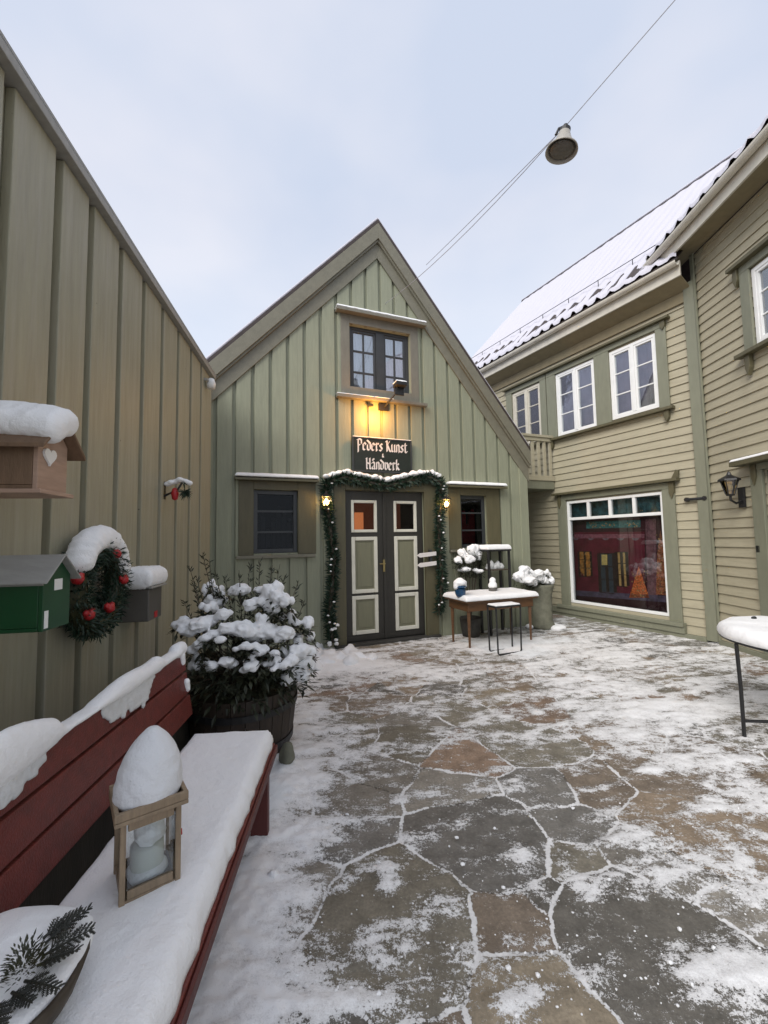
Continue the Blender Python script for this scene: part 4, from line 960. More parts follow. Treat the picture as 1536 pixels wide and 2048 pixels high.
# ------------------------------------------------------------------ barrel and shrub
def build_barrel():
    c = (-1.07, 3.17, 0); fr = shifted(c)
    root = thing('barrel_planter', 'dark oak half barrel holding the snowy shrub behind the bench', 'planter', c)
    b = MB(fr); n = 26; prof = [(.335, .0), (.365, .15), (.382, .30), (.385, .45)]
    for k in range(n):
        a0 = 2*math.pi*k/n+.006; a1 = 2*math.pi*(k+1)/n-.006; v = []
        for r, z in prof: v += [(r*math.cos(a0), r*math.sin(a0), z), (r*math.cos(a1), r*math.sin(a1), z), ((r-.03)*math.cos(a1), (r-.03)*math.sin(a1), z), ((r-.03)*math.cos(a0), (r-.03)*math.sin(a0), z)]
        f = [(0, 1, 2, 3), (12, 15, 14, 13)]
        for i in range(3):
            for j in range(4): f.append((i*4+j, i*4+(j+1) % 4, i*4+4+(j+1) % 4, i*4+4+j))
        b.add(v, f)
    b.build('staves', M['barrel'], root)
    for z, r in ((.09, .358), (.34, .390)):
        h = MB(fr); h.lathe([(r-.004, -.022), (r+.003, -.022), (r+.006, .022), (r-.002, .022)], 40, (0, 0, z), False); h.build('hoop', M['black'], root)
    s = MB(fr); s.lathe([(0, .38), (.34, .38), (.34, .36), (0, .36)], 26, cap=False); s.build('soil', M['bark'], root)
    # shrub
    root = thing('shrub', 'dark leafy shrub heaped with lumps of snow growing in the oak barrel', 'shrub', (c[0], c[1], .38))
    rr = random.Random(21); lf = MB(fr); st = MB(fr); sn = MB(fr)
    tips = []
    for k in range(60):
        a = rr.uniform(0, 2*math.pi); e = rr.uniform(.0, 1.0); rad_ = .44*math.sqrt(e)*rr.uniform(.75, 1.15); h = .40+(.44-.30*e)*rr.uniform(.5, 1.2)
        tips.append((rad_*math.cos(a), rad_*math.sin(a), h))
        tp = Vector(tips[-1]); st.tube([(0.3*tp.x, .3*tp.y, .38), tuple(tp*.6+Vector((0, 0, .22))), tuple(tp)], [.009, .006, .003], 5)
    for t in tips:
        for q in range(3):
            p = Vector(t)+Vector((rr.gauss(0, .05), rr.gauss(0, .05), rr.gauss(0, .05)-.05*q))
            for k in range(30):
                a = rr.uniform(0, 6.28); d = Vector((math.cos(a), math.sin(a), rr.uniform(-.7, .5)))
                lf.leaf(p, d, (0, 0, 1), rr.uniform(.03, .075), rr.uniform(.008, .018))
    for k in range(420):
        a = rr.uniform(0, 6.28); rad_ = rr.uniform(.25, .45); p = (rad_*math.cos(a), rad_*math.sin(a), rr.uniform(.38, .62))
        lf.leaf(p, (math.cos(a), math.sin(a), rr.uniform(-1.3, .2)), (0, 0, 1), rr.uniform(.06, .11), rr.uniform(.02, .032))
    # snow heaps, read off the picture at the depth of the shrub
    heaps = [(400, 1245, -.12, 60, 22), (470, 1255, -.18, 50, 20), (545, 1262, -.12, 70, 24), (590, 1300, -.10, 45, 28), (495, 1172, .08, 46, 20), (550, 1180, .0, 34, 32), (545, 1215, -.05, 26, 26), (430, 1200, .1, 34, 24),
             (515, 1240, -.1, 30, 24), (420, 1170, .18, 16, 22), (450, 1325, -.3, 42, 18), (590, 1345, -.16, 36, 26), (575, 1225, .05, 26, 18), (530, 1300, -.24, 40, 16), (400, 1290, -.22, 26, 20), (610, 1270, 0, 26, 22), (540, 1330, -.28, 26, 12), (372, 1240, -.05, 30, 16), (490, 1290, -.28, 28, 14), (410, 1210, -.02, 30, 24), (460, 1225, -.1, 36, 22), (565, 1195, -.05, 30, 26), (600, 1240, -.02, 30, 24), (520, 1200, .0, 32, 24), (560, 1320, -.25, 38, 22), (430, 1270, -.26, 34, 16), (505, 1330, -.3, 30, 16), (395, 1320, -.2, 24, 22), (440, 1175, .12, 18, 18), (605, 1320, -.1, 26, 26)]
    pick = np.random.default_rng(3)
    for i, (px, py, dy, rw, rh) in enumerate(heaps):
        p = dep(px, py, c[1]+dy); k = p[1]/F; q = p-np.array(c)
        for j in range(9):
            if pick.random() < .46: continue
            u = pick.uniform(-1, 1); v = pick.uniform(-.5, .5); s = pick.uniform(.35, .62)
            sn.blob((q[0]+u*rw*k*.62, q[1]+pick.uniform(-.05, .05), q[2]+v*rh*k*.6-abs(u)*rh*k*.3), (rw*k*s*.66, rw*k*s*.62, max(rh*k*s*.85, rw*k*s*.42)), 3, .55, 2.6, i*9+j)
        for j in range(46):
            a = rr.uniform(0, 6.28); lf.leaf((q[0]+rr.uniform(-1, 1)*rw*k*.7, q[1]+rr.uniform(-.05, .03), q[2]-rh*k*rr.uniform(.3, 1.3)), (math.cos(a), math.sin(a), rr.uniform(-.9, .2)), (0, 0, 1), rr.uniform(.05, .1), .024)
    for px, py, pz in ((418, 1118, .1), (392, 1150, .1), (450, 1150, .08), (520, 1120, .1), (560, 1128, .05), (610, 1200, .0), (366, 1200, .05), (405, 1105, .15), (378, 1130, .12), (500, 1128, .1), (545, 1130, .05), (598, 1160, .05), (385, 1165, .0), (430, 1140, .1), (570, 1150, .1), (478, 1140, 0)):
        p = dep(px, py, c[1]+pz)-np.array(c); b0 = Vector((p[0]*.5, p[1]*.5, .5)); e = Vector(p); m = b0.lerp(e, .5)+Vector((rr.uniform(-.04, .04), 0, 0))
        st.tube([tuple(b0), tuple(m), tuple(e)], [.006, .004, .0015], 5)
        for j in range(46):
            t = rr.uniform(.3, .98); qq = b0.lerp(e, t); lf.leaf(qq, (rr.gauss(0, 1), rr.gauss(0, 1), .9), (0, 1, 0), rr.uniform(.03, .06), .009)
    st.build('branches', M['bark'], root); lf.build('foliage', M['rhodo'], root, normals=False); sn.build('snow', M['snow'], root, remesh=.009)
    p = gnd(575, 1530)
    s = MB(shifted(p)); s.blob((0, 0, .06), (.055, .05, .085), 3, .35, 1.3, 4); o = s.build('stone', M['stone'], None, loc=(p[0], p[1], 0), smooth=True); tag(o, 'small mossy upright stone on the paving at the foot of the barrel', 'stone')
build_barrel()

# ------------------------------------------------------------------ garland, lanterns and signs on the gable
def build_garland():
    root = thing('garland', 'long dark fir garland dusted with snow draped round the double door', 'garland', G((.05, .08, 0)))
    rr = random.Random(31)
    def poly(pxs, off): return [(*[G.at(px, py, off)[0]], off, G.at(px, py, off)[1]) for px, py in pxs]
    path = poly([(665, 1285), (658, 1230), (664, 1180), (668, 1120), (660, 1060), (656, 1015), (652, 965), (690, 955), (740, 965), (775, 972), (820, 960), (860, 955), (882, 965), (880, 1010), (878, 1060), (880, 1110), (884, 1160), (882, 1200), (876, 1225)], .10)
    f = MB(G); core = MB(G); sn = MB(G)
    core.tube(path, .03, 6); core.build('stem', M['bark'], root)
    for a, b in zip(path[:-1], path[1:]):
        a = Vector(a); b = Vector(b); n = int((b-a).length/.012)
        for i in range(n):
            p = a.lerp(b, i/n); t = (b-a).normalized()
            for k in range(7):
                d = Vector((rr.gauss(0, 1), rr.gauss(0, 1)*.7+.25, rr.gauss(0, 1))); d -= t*d.dot(t)*.55; d.normalize()
                q = p+d*.02
                sp = d+t*rr.uniform(-.3, .8); f.leaf(q, sp, (rr.uniform(-1, 1), 1, rr.uniform(-1, 1)), rr.uniform(.06, .125), .020)
    f.build('needles', M['fir'], root, normals=False)
    for a, b in zip(path[6:12], path[7:13]):
        a = Vector(a); b = Vector(b); n = max(2, int((b-a).length/.04))
        for i in range(n):
            p = a.lerp(b, i/n); s = rr.uniform(.5, 1.2)
            if rr.random() < .88: sn.blob((p.x, .09+rr.uniform(-.03, .04), p.z+.07+.02*s), (.055, .065, .034*s+.01), 2, .35, 2, i)
    sn.build('snow', M['snow'], root, remesh=.010)
    for a, b in list(zip(path[:6], path[1:7]))+list(zip(path[12:-1], path[13:])):
        a = Vector(a); b = Vector(b)
        for i in range(2):
            p = a.lerp(b, rr.random()); fl = MB(G); fl.blob((p.x+rr.uniform(-.07, .07), .15+rr.uniform(0, .05), p.z), (.020, .015, .013), 1, .4, 3, i); fl.build('snow_tuft', M['snow'], root, smooth=True)
    a = Vector(path[0])
    for i in range(8):
        fl = MB(G); fl.blob((a.x+rr.uniform(-.06, .06), .16, a.z+rr.uniform(-.02, .35)), (.03, .02, .022), 2, .4, 3, i); fl.build('snow_tuft', M['snow'], root, smooth=True)
build_garland()
WARM = (1.0, .62, .22)
def lamp_light(name, loc, energy, parent, size=.03, col=WARM):
    ld = bpy.data.lights.new(name, 'POINT'); ld.energy = energy; ld.color = col; ld.shadow_soft_size = size
    o = bpy.data.objects.new(name, ld); COL.objects.link(o); o.parent = parent; o.location = Vector(loc)-parent.location; return o
def build_wall_lantern(fr, px, py, off, label, lit=True, s=1.0, armdx=0.0, group=None, wx=None):
    x, z = fr.at(px, py, off)
    root = thing('wall_lantern', label, 'lantern', fr((x, 0, z)), group)
    xw = x if wx is None else wx
    b = MB(fr); b.box(xw-.035*s, xw+.035*s, .026, .05, z-.22*s, z-.03*s); b.tube([(xw, .05, z-.16*s), ((x+xw)/2, (off+.05)/2, z-.18*s), (x, off, z-.15*s), (x, off, z-.10*s)], .011*s, 8); br = b.build('bracket', M['black'], root, bevel=.003)
    f = MB(fr)
    f.lathe([(.0, -.115*s), (.03*s, -.11*s), (.035*s, -.095*s), (0, -.09*s)], 6, (x, off, z), False)
    f.lathe([(0, .12*s), (.012*s, .11*s), (.02*s, .085*s), (.085*s, .045*s), (.088*s, .03*s), (.0, .03*s)], 6, (x, off, z), False)
    for k in range(6):
        a = 2*math.pi*k/6; f.tube([(x+.034*s*math.cos(a), off+.034*s*math.sin(a), z-.095*s), (x+.068*s*math.cos(a), off+.068*s*math.sin(a), z+.035*s)], .005*s, 5)
    f.build('cage', M['black'], root)
    g = MB(fr); g.lathe([(.031*s, -.093*s), (.064*s, .031*s)], 6, (x, off, z), False); g.build('glass', M['lampglass'], root)
    bl = MB(fr); bl.lathe([(0, -.07*s), (.018*s, -.06*s), (.026*s, -.03*s), (.015*s, .0), (0, .01*s)], 12, (x, off, z), False)
    bl.build('bulb', emit('lit_bulb', (1, .72, .32), 26) if lit else M['candle'], root, smooth=True)
    if lit: lamp_light('glow', fr((x, off, z-.02)), 4.5, root, .03)
    return root
build_wall_lantern(G, 652, 998, .20, 'lit black lantern on the wall left of the double door', True, .95, group='lit lanterns beside the door')
build_wall_lantern(G, 893, 1003, .20, 'lit black lantern on the wall right of the double door', True, .95, group='lit lanterns beside the door')
wx, _ = N.at(1482, 1005, .03)
build_wall_lantern(N, 1459, 968, .22, 'unlit black carriage lantern on the clapboard wall by the corner board', False, 1.35, wx=wx+.03)

def build_sign():
    off = .10; x0, zt = G.at(706, 874, off); x1, zb = G.at(823, 944, off); zb -= .02; xm = (x0+x1)/2
    root = thing('shop_sign', 'dark green signboard with white blackletter reading Peders Kunst & Håndverk above the door', 'sign', G((xm, 0, zb)))
    b = MB(G); b.box(x0, x1, off-.03, off, zb, zt); bo = b.build('board', M['sign'], root, bevel=.004)
    b = MB(G); ring(b, x0-.012, x1+.012, zb-.012, zt+.012, .022, off-.032, off+.008); b.build('frame', M['sash'], root, bevel=.003)
    b = MB(G); b.box(x0+.1, x0+.15, .0, off-.033, zb+.1, zt-.1).box(x1-.15, x1-.1, .0, off-.033, zb+.1, zt-.1); b.build('batten', M['sash'], root)
    H = zt-zb; t = MB(G)
    blackletter(t, 'Peders Kunst', xm, zt-.182, .112, off+.001); blackletter(t, '&', xm, zt-.276, .058, off+.001); blackletter(t, 'Håndverk', xm, zb+.035, .108, off+.001)
    t.build('lettering', M['letter'], bo)
    s = MB(G); s.snow_rect(x0, x1, off-.03, off+.005, zt+.012, .010, .01); s.build('snow', M['snow'], root, smooth=True)
build_sign()
def build_arrow_sign():
    off = .12; root = None
    xa, z1 = G.at(836, 1108, off); xb, _ = G.at(872, 1108, off); _, z2 = G.at(850, 1127, off)
    root = thing('pointer_sign', 'two small white pointer boards fixed to the right door casing', 'sign', G(((xa+xb)/2, .05, z2)))
    for z, d in ((z1, 0), (z2, .0)):
        b = MB(G); dz = .02; b.prism([(xa+.03-d, z-.035-dz), (xb, z-.03), (xb, z+.03), (xa+.03-d, z+.03-dz), (xa-.02-d, z-.004-dz)], off, off+.014); b.build('board', M['letter'], root, bevel=.002)
    b = MB(G); b.box(xb-.10, xb-.07, .046, off-.001, z2-.05, z1+.06); b.build('post', M['sash'], root)
build_arrow_sign()
def build_spotlight():
    off = .34; x0, z0 = G.at(768, 815, .05); x1, z1 = G.at(800, 772, off)
    root = thing('spotlight', 'black bracket floodlight with snow on top mounted below the gable window', 'floodlight', G((x0, 0, z0)))
    b = MB(G); b.box(x0-.09, x0+.07, .026, .07, z0-.05, z0+.05); b.tube([(x0, .07, z0), (x0+.03, .2, z0+.06), (x1-.05, off-.06, z1-.10), (x1-.04, off, z1+.02)], .014, 8); b.build('bracket', M['black'], root)
    h = MB(G); h.slab([(x1-.085, off-.07, z1-.02), (x1+.085, off-.07, z1-.02), (x1+.085, off+.07, z1-.005), (x1-.085, off+.07, z1-.005)], (0, 0, .055)); h.box(x1-.075, x1+.075, off-.05, off-.02, z1-.13, z1-.02); h.build('head', M['black'], root, bevel=.006)
    s = MB(G); s.snow_rect(x1-.085, x1+.085, off-.07, off+.07, z1+.043, .03, .03); s.build('snow', M['snow'], root, smooth=True)
    g = MB(G); g.box(x0-.27, x0-.19, .075, .10, z0-.012, z0+.02); g.box(x0-.25, x0-.21, .026, .076, z0-.008, z0+.016); g.build('lamp_holder', M['black'], root)
    lamp_light('glow', G((x0-.17, .25, z0-.15)), 15.0, root, .09, (1, .42, .07))
build_spotlight()

# ------------------------------------------------------------------ street lamp and wires
def build_wires():
    p = dep(1131, 300, 3.6); top = dep(1131, 252, 3.6)
    fr = shifted(top)
    root = thing('hanging_lamp', 'pale bell shaped street lamp hanging from wires against the sky', 'street lamp', top)
    tilt = Matrix.Rotation(rad(10), 3, 'Y') @ Matrix.Rotation(rad(4), 3, 'X')
    tf = lambda q: top+np.array(tilt @ (Vector(q)*.92))
    s = MB(tf); s.lathe([(.052, -.06), (.070, -.12), (.095, -.18), (.152, -.245), (.156, -.262), (.150, -.262), (.145, -.247), (.088, -.18), (.06, -.12), (.04, -.07)], 28, cap=False); s.build('shade', M['shade'], root, smooth=True)
    c = MB(tf); c.lathe([(0, .012), (.022, .01), (.028, -.02), (.055, -.035), (.055, -.075), (0, -.08)], 18, cap=False); c.tube([(0, 0, 0), (-.06, .02, -.02), (-.075, .03, -.075)], .013, 7); c.build('cap', M['black'], root)
    u = MB(tf); u.lathe([(0, -.215), (.135, -.235), (.13, -.225), (0, -.20)], 24, cap=False); u.build('reflector', M['greybox'], root)
    b = MB(tf); b.lathe([(0, -.262), (.06, -.258), (.105, -.25), (.12, -.242), (0, -.235)], 24, cap=False); b.build('globe', M['greybox'], root, smooth=True)
    A = Vector(top)
    def wire(pts, label, nm='overhead_wire', r=.0038):
        w = MB(); w.tube([tuple(q) for q in pts], r, 6); o = w.build(nm, surf('wire_grey', (.30, .30, .33), .5, .1, 30, bump=0), None, loc=tuple(pts[0])); tag(o, label, 'wire', 'wires holding the lamp')
    q = Vector(dep(1350, 0, 3.0)); d = q-A; wire([A, A+d, A+d*2, A+d*6], 'thin wire rising from the hanging lamp to the upper right')
    e = Vector(G((*[G.at(770, 608, .03)[0]], .03, G.at(770, 608, .03)[1])))
    m = A.lerp(e, .5)+Vector((0, 0, -.06)); pts = []
    a0 = A+Vector((-.06, .02, -.05))
    for i in range(9): t = i/8; pts.append(a0.lerp(e, t)+Vector((0, 0, -.42*t*(1-t))))
    wire(pts, 'lower thin wire running from the lamp to the gable window head')
    e2 = Vector(G((.72, .2, G.at(845, 528, .2)[1]))); pts = []
    for i in range(9): t = i/8; pts.append(a0.lerp(e2, t)+Vector((0, 0, -.04*t*(1-t))))
    wire(pts, 'upper thin wire running from the lamp to the gable roof edge')
build_wires()
def build_hook():
    x0, z = R.at(1374, 998, .05); x1, _ = R.at(1410, 998, .05); z = R.at(1390, 998, .05)[1]
    b = MB(R); b.tube([(x0, .06, z), (x1, .06, z)], .020, 8)
    for x in (x0, x1): b.tube([(x, .022, z), (x, .075, z)], .032, 8)
    o = b.build('iron_bar', M['black'], None, loc=tuple(R((x0, 0, z)))); tag(o, 'short black iron bar on the clapboard wall right of the shop window', 'wall bar')
build_hook()

# ------------------------------------------------------------------ table by the door and what stands round it
def build_table():
    x0, x1, y0, y1, h = .78, 1.99, .38, .98, .655
    root = thing('side_table', 'brown wooden table with slim legs and a slab of snow, right of the door', 'table', G(((x0+x1)/2, (y0+y1)/2, 0)))
    t = MB(G); t.box(x0, x1, y0, y1, h-.028, h); t.build('tabletop', M['oak'], root, bevel=.004)
    a = MB(G); a.box(x0+.05, x1-.05, y1-.075, y1-.05, h-.15, h-.029).box(x0+.05, x1-.05, y0+.05, y0+.075, h-.15, h-.029).box(x0+.05, x0+.075, y0+.076, y1-.076, h-.149, h-.029).box(x1-.075, x1-.05, y0+.076, y1-.076, h-.149, h-.029); a.build('apron', M['oak'], root, bevel=.003)
    for x in (x0+.085, x1-.085):
        for y in (y0+.085, y1-.085): l = MB(G); l.tube([(x, y, h-.03), (x, y, h-.17), (x, y, .0)], [.032, .030, .017], 4); l.build('leg', M['oak'], root)
    s = MB(G); s.snow_rect(x0, x1, y0, y1, h-.002, .07, .05, .2, over=.012); s.build('snow', M['snow'], root, smooth=True)
    # stool with sled legs
    x0, x1, y0, y1, h = 1.0, 1.385, 1.14, 1.32, .60
    root = thing('stool', 'black metal sled legged stool pushed under the front of the snowy table', 'stool', G(((x0+x1)/2, (y0+y1)/2, 0)))
    for y in (y1, y0):
        l = MB(G); l.tube([(x0, y, h), (x0+.01, y, .03), (x0+.03, y, .012), (x1-.03, y, .012), (x1-.01, y, .03), (x1, y, h)], .011, 7); l.build('leg_frame', M['black'], root)
    l = MB(G); l.box(x0-.012, x1+.012, y0-.012, y1+.012, h, h+.022); l.build('seat', M['black'], root, bevel=.004)
    s = MB(G); s.snow_rect(x0, x1, y0, y1, h+.022, .018, .015); s.build('snow', M['snow'], root, smooth=True)
    # blue pot lamp on the table
    x, z = G.at(920, 1168, .80); z = .705
    root = thing('blue_lantern', 'small blue glazed lantern with a snow cap on the left end of the table', 'lantern', G((x, .8, z)))
    b = MB(G); b.lathe([(0, 0), (.055, 0), (.075, .04), (.075, .09), (.05, .13), (.045, .15), (0, .155)], 8, (x, .8, z), False); b.build('body', M['blue'], root)
    b = MB(G); b.lathe([(.095, .128), (.06, .165), (.02, .19), (0, .19)], 8, (x, .8, z), False); b.build('lid', M['blue'], root)
    s = MB(G); s.blob((x, .8, z+.185), (.095, .09, .055), 3, .15).blob((x, .8, z+.21), (.06, .06, .05), 2, .15).blob((x-.07, .8, z+.14), (.03, .05, .05), 2).blob((x+.07, .8, z+.15), (.03, .05, .045), 2); s.build('snow', M['snow'], root, remesh=.011)
    x, _ = G.at(985, 1160, .62)
    root = thing('snowy_figure', 'little pale figure buried in snow in the middle of the table', 'figurine', G((x, .62, .70)))
    b = MB(G); b.lathe([(0, 0), (.06, 0), (.065, .05), (.045, .1), (0, .12)], 14, (x, .62, .705), False); b.build('body', M['greybox'], root, smooth=True)
    s = MB(G); s.blob((x, .62, .80), (.07, .065, .055), 3, .15).blob((x, .62, .87), (.048, .048, .055), 3, .15); s.build('snow', M['snow'], root, remesh=.010)
    # black display stand behind the table
    off = .27; x0, zt = G.at(966, 1103, off); x1, _ = G.at(1010, 1101, off)
    root = thing('display_stand', 'black open display stand with a flat snow slab on top, behind the table', 'stand', G(((x0+x1)/2, off, 0)))
    p = MB(G)
    for x in (x0, x1-.035):
        for y in (off-.13, off+.10): p.box(x, x+.035, y, y+.03, 0, zt)
    p.build('frame', M['black'], root, bevel=.003)
    p = MB(G); p.box(x0-.01, x1+.01, off-.14, off+.14, zt+.001, zt+.03); p.build('top_board', M['black'], root, bevel=.003)
    for z in (zt-.30, zt-.62):
        p = MB(G); p.box(x0+.036, x1-.036, off-.13, off+.12, z, z+.02); sh = p.build('shelf', M['bark'], root, bevel=.003)
    s = MB(G); s.snow_rect(x0-.01, x1+.01, off-.14, off+.14, zt+.03, .075, .035, over=.004); s.build('snow', M['snow'], root, smooth=True)
    o = MB(G); rr = random.Random(8)
    for k in range(5): o.blob((x0+.09+(x1-x0-.18)*k/4, off, zt-.25+.02*(k % 2)), (.05, .04, .055+.03*rr.random()), 2, .3, 2, k)
    o = o.build('snow_lump', M['dirtysnow'], None, loc=tuple(G(((x0+x1)/2, off, zt-.28))), smooth=True); tag(o, 'frosted grey heap on the upper shelf of the black stand', 'snow')
build_table()

def snowy_bush(fr, name, label, base, spots, depthf, leafm, seed, nleaf=60, stem_to=None, smear=.62):
    rr = random.Random(seed); root = thing(name, label, 'plant', fr(base))
    lf = MB(fr); st = MB(fr); sn = MB(fr)
    for i, (px, py, rw, rh, off) in enumerate(spots):
        x, z = fr.at(px, py, off); k = 6.0/F
        for j in range(6): sn.blob((x+rr.uniform(-1, 1)*rw*k*.6, off+rr.uniform(-.05, .05), z+rr.uniform(-.5, .5)*rh*k), (rw*k*rr.uniform(.35, .65), rw*k*.45, rh*k*rr.uniform(.45, .8)), 3, .45, 2.6, i*7+j)
        for j in range(nleaf):
            a = rr.uniform(0, 6.28); lf.leaf((x+rr.uniform(-1, 1)*rw*k*.9, off+rr.uniform(-.1, .08), z-rh*k*rr.uniform(0, 2.2)), (math.cos(a), math.sin(a), rr.uniform(-.8, .6)), (0, 0, 1), rr.uniform(.04, .08), .016)
        st.tube([tuple(base), ((base[0]+x)/2, (base[1]+off)/2, (base[2]+z)/2+.05), (x, off, z)], [.012, .008, .004], 5)
    st.build('stems', M['bark'], root); lf.build('foliage', leafm, root, normals=False); sn.build('snow', M['snow'], root, remesh=.013)
    return root
# plant behind the table
pc = G.at(940, 1200, .25)[0]
pot = thing('plant_pot', 'grey plant pot behind the table left of the black stand', 'pot', G((pc, .25, 0)))
b = MB(G); b.lathe([(0, 0), (.13, 0), (.17, .28), (.16, .29), (.14, .25), (0, .25)], 20, (pc, .25, 0), False); b.build('body', M['darkstone'], pot, smooth=True)
snowy_bush(G, 'potted_bush', 'snow laden bush in a pot behind the table, beside the black stand', (pc, .25, .25), [(925, 1108, 14, 12, .22), (950, 1100, 16, 14, .22), (938, 1118, 16, 10, .26), (958, 1112, 10, 12, .2), (930, 1140, 16, 7, .28), (955, 1142, 14, 6, .28), (915, 1120, 10, 8, .25)], 6, M['rhodo'], 12, 220)
# tall stone pot at the corner
px_ = G.at(1085, 1255, .27)[0]
pot = thing('stone_planter', 'tall mossy grey stone planter at the right corner of the gable house', 'planter', G((px_, .27, 0)))
b = MB(G); b.lathe([(0, 0), (.19, 0), (.20, .06), (.165, .14), (.17, .55), (.205, .68), (.21, .72), (.17, .72), (.16, .66), (0, .66)], 22, (px_, .27, 0), False); b.build('body', M['stone'], pot, smooth=True)
b = MB(G); rr = random.Random(2)
for k in range(10): b.blob((px_+rr.uniform(-.2, .2), .27+rr.uniform(-.1, .22), .03), (.10, .09, .045), 2, .3, 2, k)
b.build('foot_snow', M['snow'], pot, remesh=.014)
snowy_bush(G, 'corner_plant', 'snow covered plant spilling from the tall stone planter', (px_, .27, .66), [(1045, 1152, 24, 14, .42), (1060, 1160, 24, 12, .44), (1096, 1160, 14, 12, .32), (1050, 1140, 18, 10, .36), (1070, 1150, 22, 12, .36), (1085, 1160, 16, 10, .34), (1062, 1165, 20, 8, .40), (1092, 1148, 10, 10, .30), (1042, 1150, 10, 8, .40), (1082, 1145, 10, 8, .3)], 6, M['rhodo'], 14, 110)

# ------------------------------------------------------------------ round garden table, right edge
def build_round_table():
    c = np.array([3.20, 3.10, 0]); r = .60; h = .70; fr = shifted(c)
    root = thing('round_table', 'round black metal garden table under a thick disc of snow at the right edge', 'table', c)
    t = MB(fr); t.lathe([(0, h-.022), (r-.02, h-.022), (r, h-.012), (r, h), (0, h)], 48, cap=False); t.build('tabletop', M['black'], root)
    a = [math.pi-.12, math.pi-.12+2.094, math.pi-.12-2.094]
    for k in a:
        x, y = (r-.015)*math.cos(k), (r-.015)*math.sin(k); l = MB(fr); l.tube([(x, y, h-.02), (x*.985, y*.985, .35), (x*.985, y*.985, .0)], .013, 8); l.build('leg', M['black'], root)
    s = MB(fr)
    for k in (a[0],): s.tube([((r-.03)*math.cos(k), (r-.03)*math.sin(k), .12), (-(r-.03)*math.cos(k), -(r-.03)*math.sin(k), .121)], .012, 8)
    s.build('stretcher', M['black'], root)
    s = MB(fr); v = []; n = 64; f = []; prof = [(1.0, 0), (1.012, .015), (1.01, .04), (.985, .07), (.94, .09), (.85, .10), (.7, .105), (.5, .108), (.25, .11), (.0, .11)]
    for q, z in prof:
        for k in range(n):
            an = 2*math.pi*k/n; x = r*q*math.cos(an); y = r*q*math.sin(an); w = noise.noise(Vector((x*6, y*6, 3)))
            v.append((x*(1+.012*w), y*(1+.012*w), h+z*(1+.18*w)+.0))
    for i in range(len(prof)-1):
        for k in range(n): f.append((i*n+k, i*n+(k+1) % n, (i+1)*n+(k+1) % n, (i+1)*n+k))
    s.add(v, f); s.build('snow', M['snow'], root, smooth=True)
    p = gnd(1508, 1237, .805); d = MB(shifted(p)); d.blob((0, 0, .006), (.02, .016, .013), 2, .3); o = d.build('pebble', M['black'], None, loc=tuple(p)); tag(o, 'tiny dark crumb lying on the snow of the round table', 'debris')
build_round_table()

# ------------------------------------------------------------------ loose snow
for i, (px, py, s, lab) in enumerate(((545, 1758, .022, 'round white snowball on the paving beside the bench'),)):
    p = gnd(px, py); b = MB(shifted(p)); b.blob((0, 0, .016), (s, s, s*.85), 3, .35, 2, i); o = b.build('snowball', M['snow'], None, loc=tuple(p), smooth=True); tag(o, lab, 'snowball')
cr_ = MB(); rr = random.Random(55)
for k in range(330):
    px = rr.uniform(480, 1536); py = 1400+rr.random()**.7*640; p = gnd(px, py)
    if -1.2 < p[0] < -.42 and p[1] < 2.5: continue
    e = rr.uniform(.0018, .0045)*(2.0 if rr.random() < .12 else 1); cr_.blob((p[0], p[1], e*.5+.006), (e*rr.uniform(.8, 1.5), e, e*.8), 1, .5, 2, k)
o = cr_.build('snow_crumbs', M['snow'], None, loc=(0, 0, 0)); o['kind'] = 'stuff'; o['label'] = 'loose crumbs of snow scattered over the swept flagstones'
dr = MB(); rr = random.Random(77)
for (px, py, n, w) in ((640, 1318, 30, .55), (600, 1300, 18, .35), (690, 1325, 20, .45)):
    c = gnd(px, py)
    for k in range(n): dr.blob((c[0]+rr.gauss(0, w*.4), c[1]+rr.gauss(0, .12), .0), (rr.uniform(.06, .14), rr.uniform(.06, .12), rr.uniform(.06, .15)), 2, .3, 2, k)
o = dr.build('snow_drift', M['snow'], None, loc=(0, 0, 0), remesh=.018); o['kind'] = 'stuff'; o['label'] = 'shovelled heap of snow at the foot of the gable wall left of the door'

# ------------------------------------------------------------------ sky, sun, camera
SUN_EL, SUN_AZ = rad(38), rad(215)
w = bpy.data.worlds.new('World'); scene.world = w; w.use_nodes = True; nt = w.node_tree; lk = nt.links.new
bg = nt.nodes['Background']; bg.inputs['Strength'].default_value = .1
sky = nt.nodes.new('ShaderNodeTexSky'); sky.sky_type = 'NISHITA'; sky.sun_disc = False; sky.sun_elevation = SUN_EL; sky.sun_rotation = SUN_AZ; sky.dust_density = 2.0
tc = nt.nodes.new('ShaderNodeTexCoord')
mp = nt.nodes.new('ShaderNodeMapping'); mp.inputs['Scale'].default_value = (1.2, 1.2, 2.2); lk(tc.outputs['Generated'], mp.inputs['Vector'])
nz = nt.nodes.new('ShaderNodeTexNoise'); nz.inputs['Scale'].default_value = 1.6; nz.inputs['Detail'].default_value = 4; nz.inputs['Roughness'].default_value = .45; lk(mp.outputs[0], nz.inputs['Vector'])
cr = nt.nodes.new('ShaderNodeValToRGB'); e = cr.color_ramp.elements
e[0].position = .40; e[0].color = (.625, .69, .83, 1); e[1].position = .62; e[1].color = (.78, .795, .88, 1); lk(nz.outputs['Fac'], cr.inputs[0])
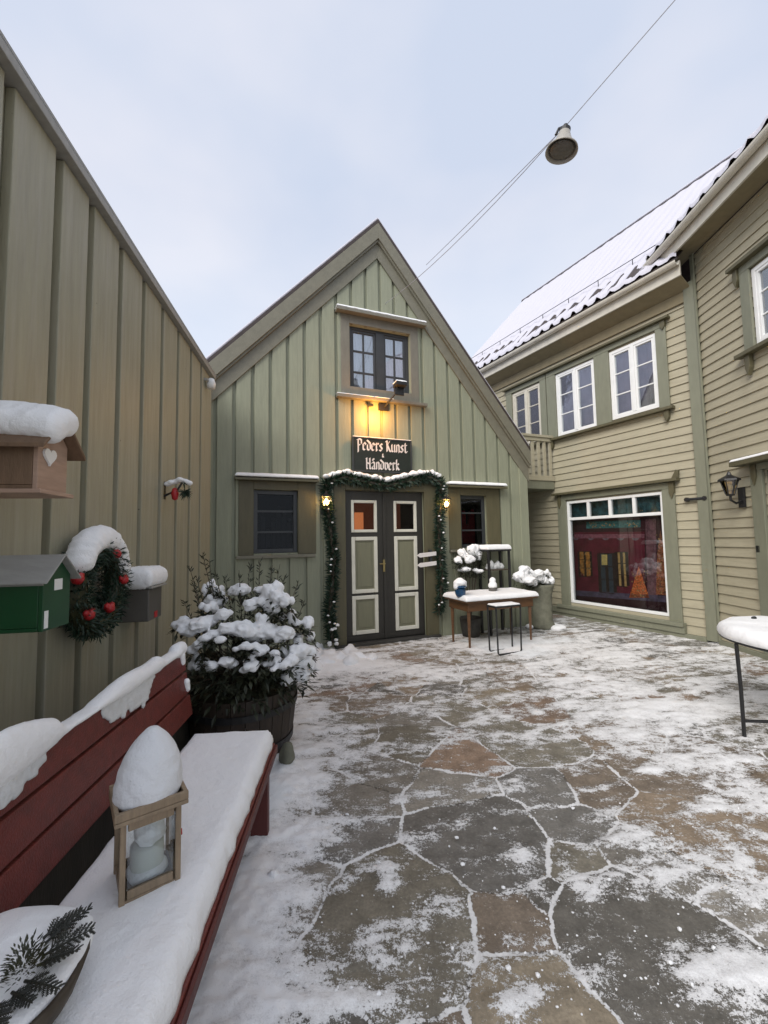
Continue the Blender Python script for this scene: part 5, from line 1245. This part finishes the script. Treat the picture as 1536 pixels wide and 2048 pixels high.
sp = nt.nodes.new('ShaderNodeSeparateXYZ'); lk(tc.outputs['Generated'], sp.inputs[0])
hz = nt.nodes.new('ShaderNodeMapRange'); hz.inputs['From Min'].default_value = .05; hz.inputs['From Max'].default_value = .62; hz.inputs['To Min'].default_value = 1; hz.inputs['To Max'].default_value = 0; lk(sp.outputs['Z'], hz.inputs[0])
mh = nt.nodes.new('ShaderNodeMixRGB'); mh.inputs['Color2'].default_value = (.86, .93, 1.03, 1); lk(hz.outputs[0], mh.inputs['Fac']); lk(cr.outputs[0], mh.inputs['Color1'])
sc10 = nt.nodes.new('ShaderNodeVectorMath'); sc10.operation = 'SCALE'; sc10.inputs['Scale'].default_value = 5.7; lk(mh.outputs[0], sc10.inputs[0])
ms = nt.nodes.new('ShaderNodeMixRGB'); ms.inputs['Fac'].default_value = .90; lk(sky.outputs[0], ms.inputs['Color1']); lk(sc10.outputs[0], ms.inputs['Color2']); lk(ms.outputs[0], bg.inputs['Color'])
ld = bpy.data.lights.new('sun', 'SUN'); ld.energy = 1.5; ld.angle = rad(35); ld.color = (1, .955, .89)
so = bpy.data.objects.new('sun', ld); COL.objects.link(so)
dv = Vector((math.sin(SUN_AZ)*math.cos(SUN_EL), math.cos(SUN_AZ)*math.cos(SUN_EL), math.sin(SUN_EL))); so.rotation_euler = dv.to_track_quat('Z', 'Y').to_euler()

cd = bpy.data.cameras.new('camera'); cd.sensor_fit = 'HORIZONTAL'; cd.sensor_width = 36; cd.lens = 36*F/1536; cd.clip_start = .02; cd.clip_end = 500
co = bpy.data.objects.new('camera', cd); COL.objects.link(co)
co.matrix_world = Matrix(((cR, -sR, 0, 0), (-sR*sP, -cR*sP, -cP, 0), (sR*cP, cR*cP, -sP, EYE), (0, 0, 0, 1)))
scene.camera = co
scene.view_settings.view_transform = 'Standard'; scene.view_settings.look = 'None'; scene.view_settings.exposure = 0.95; scene.view_settings.gamma = 1
scene.cycles.max_bounces = 8; scene.cycles.transparent_max_bounces = 12; scene.cycles.use_denoising = True
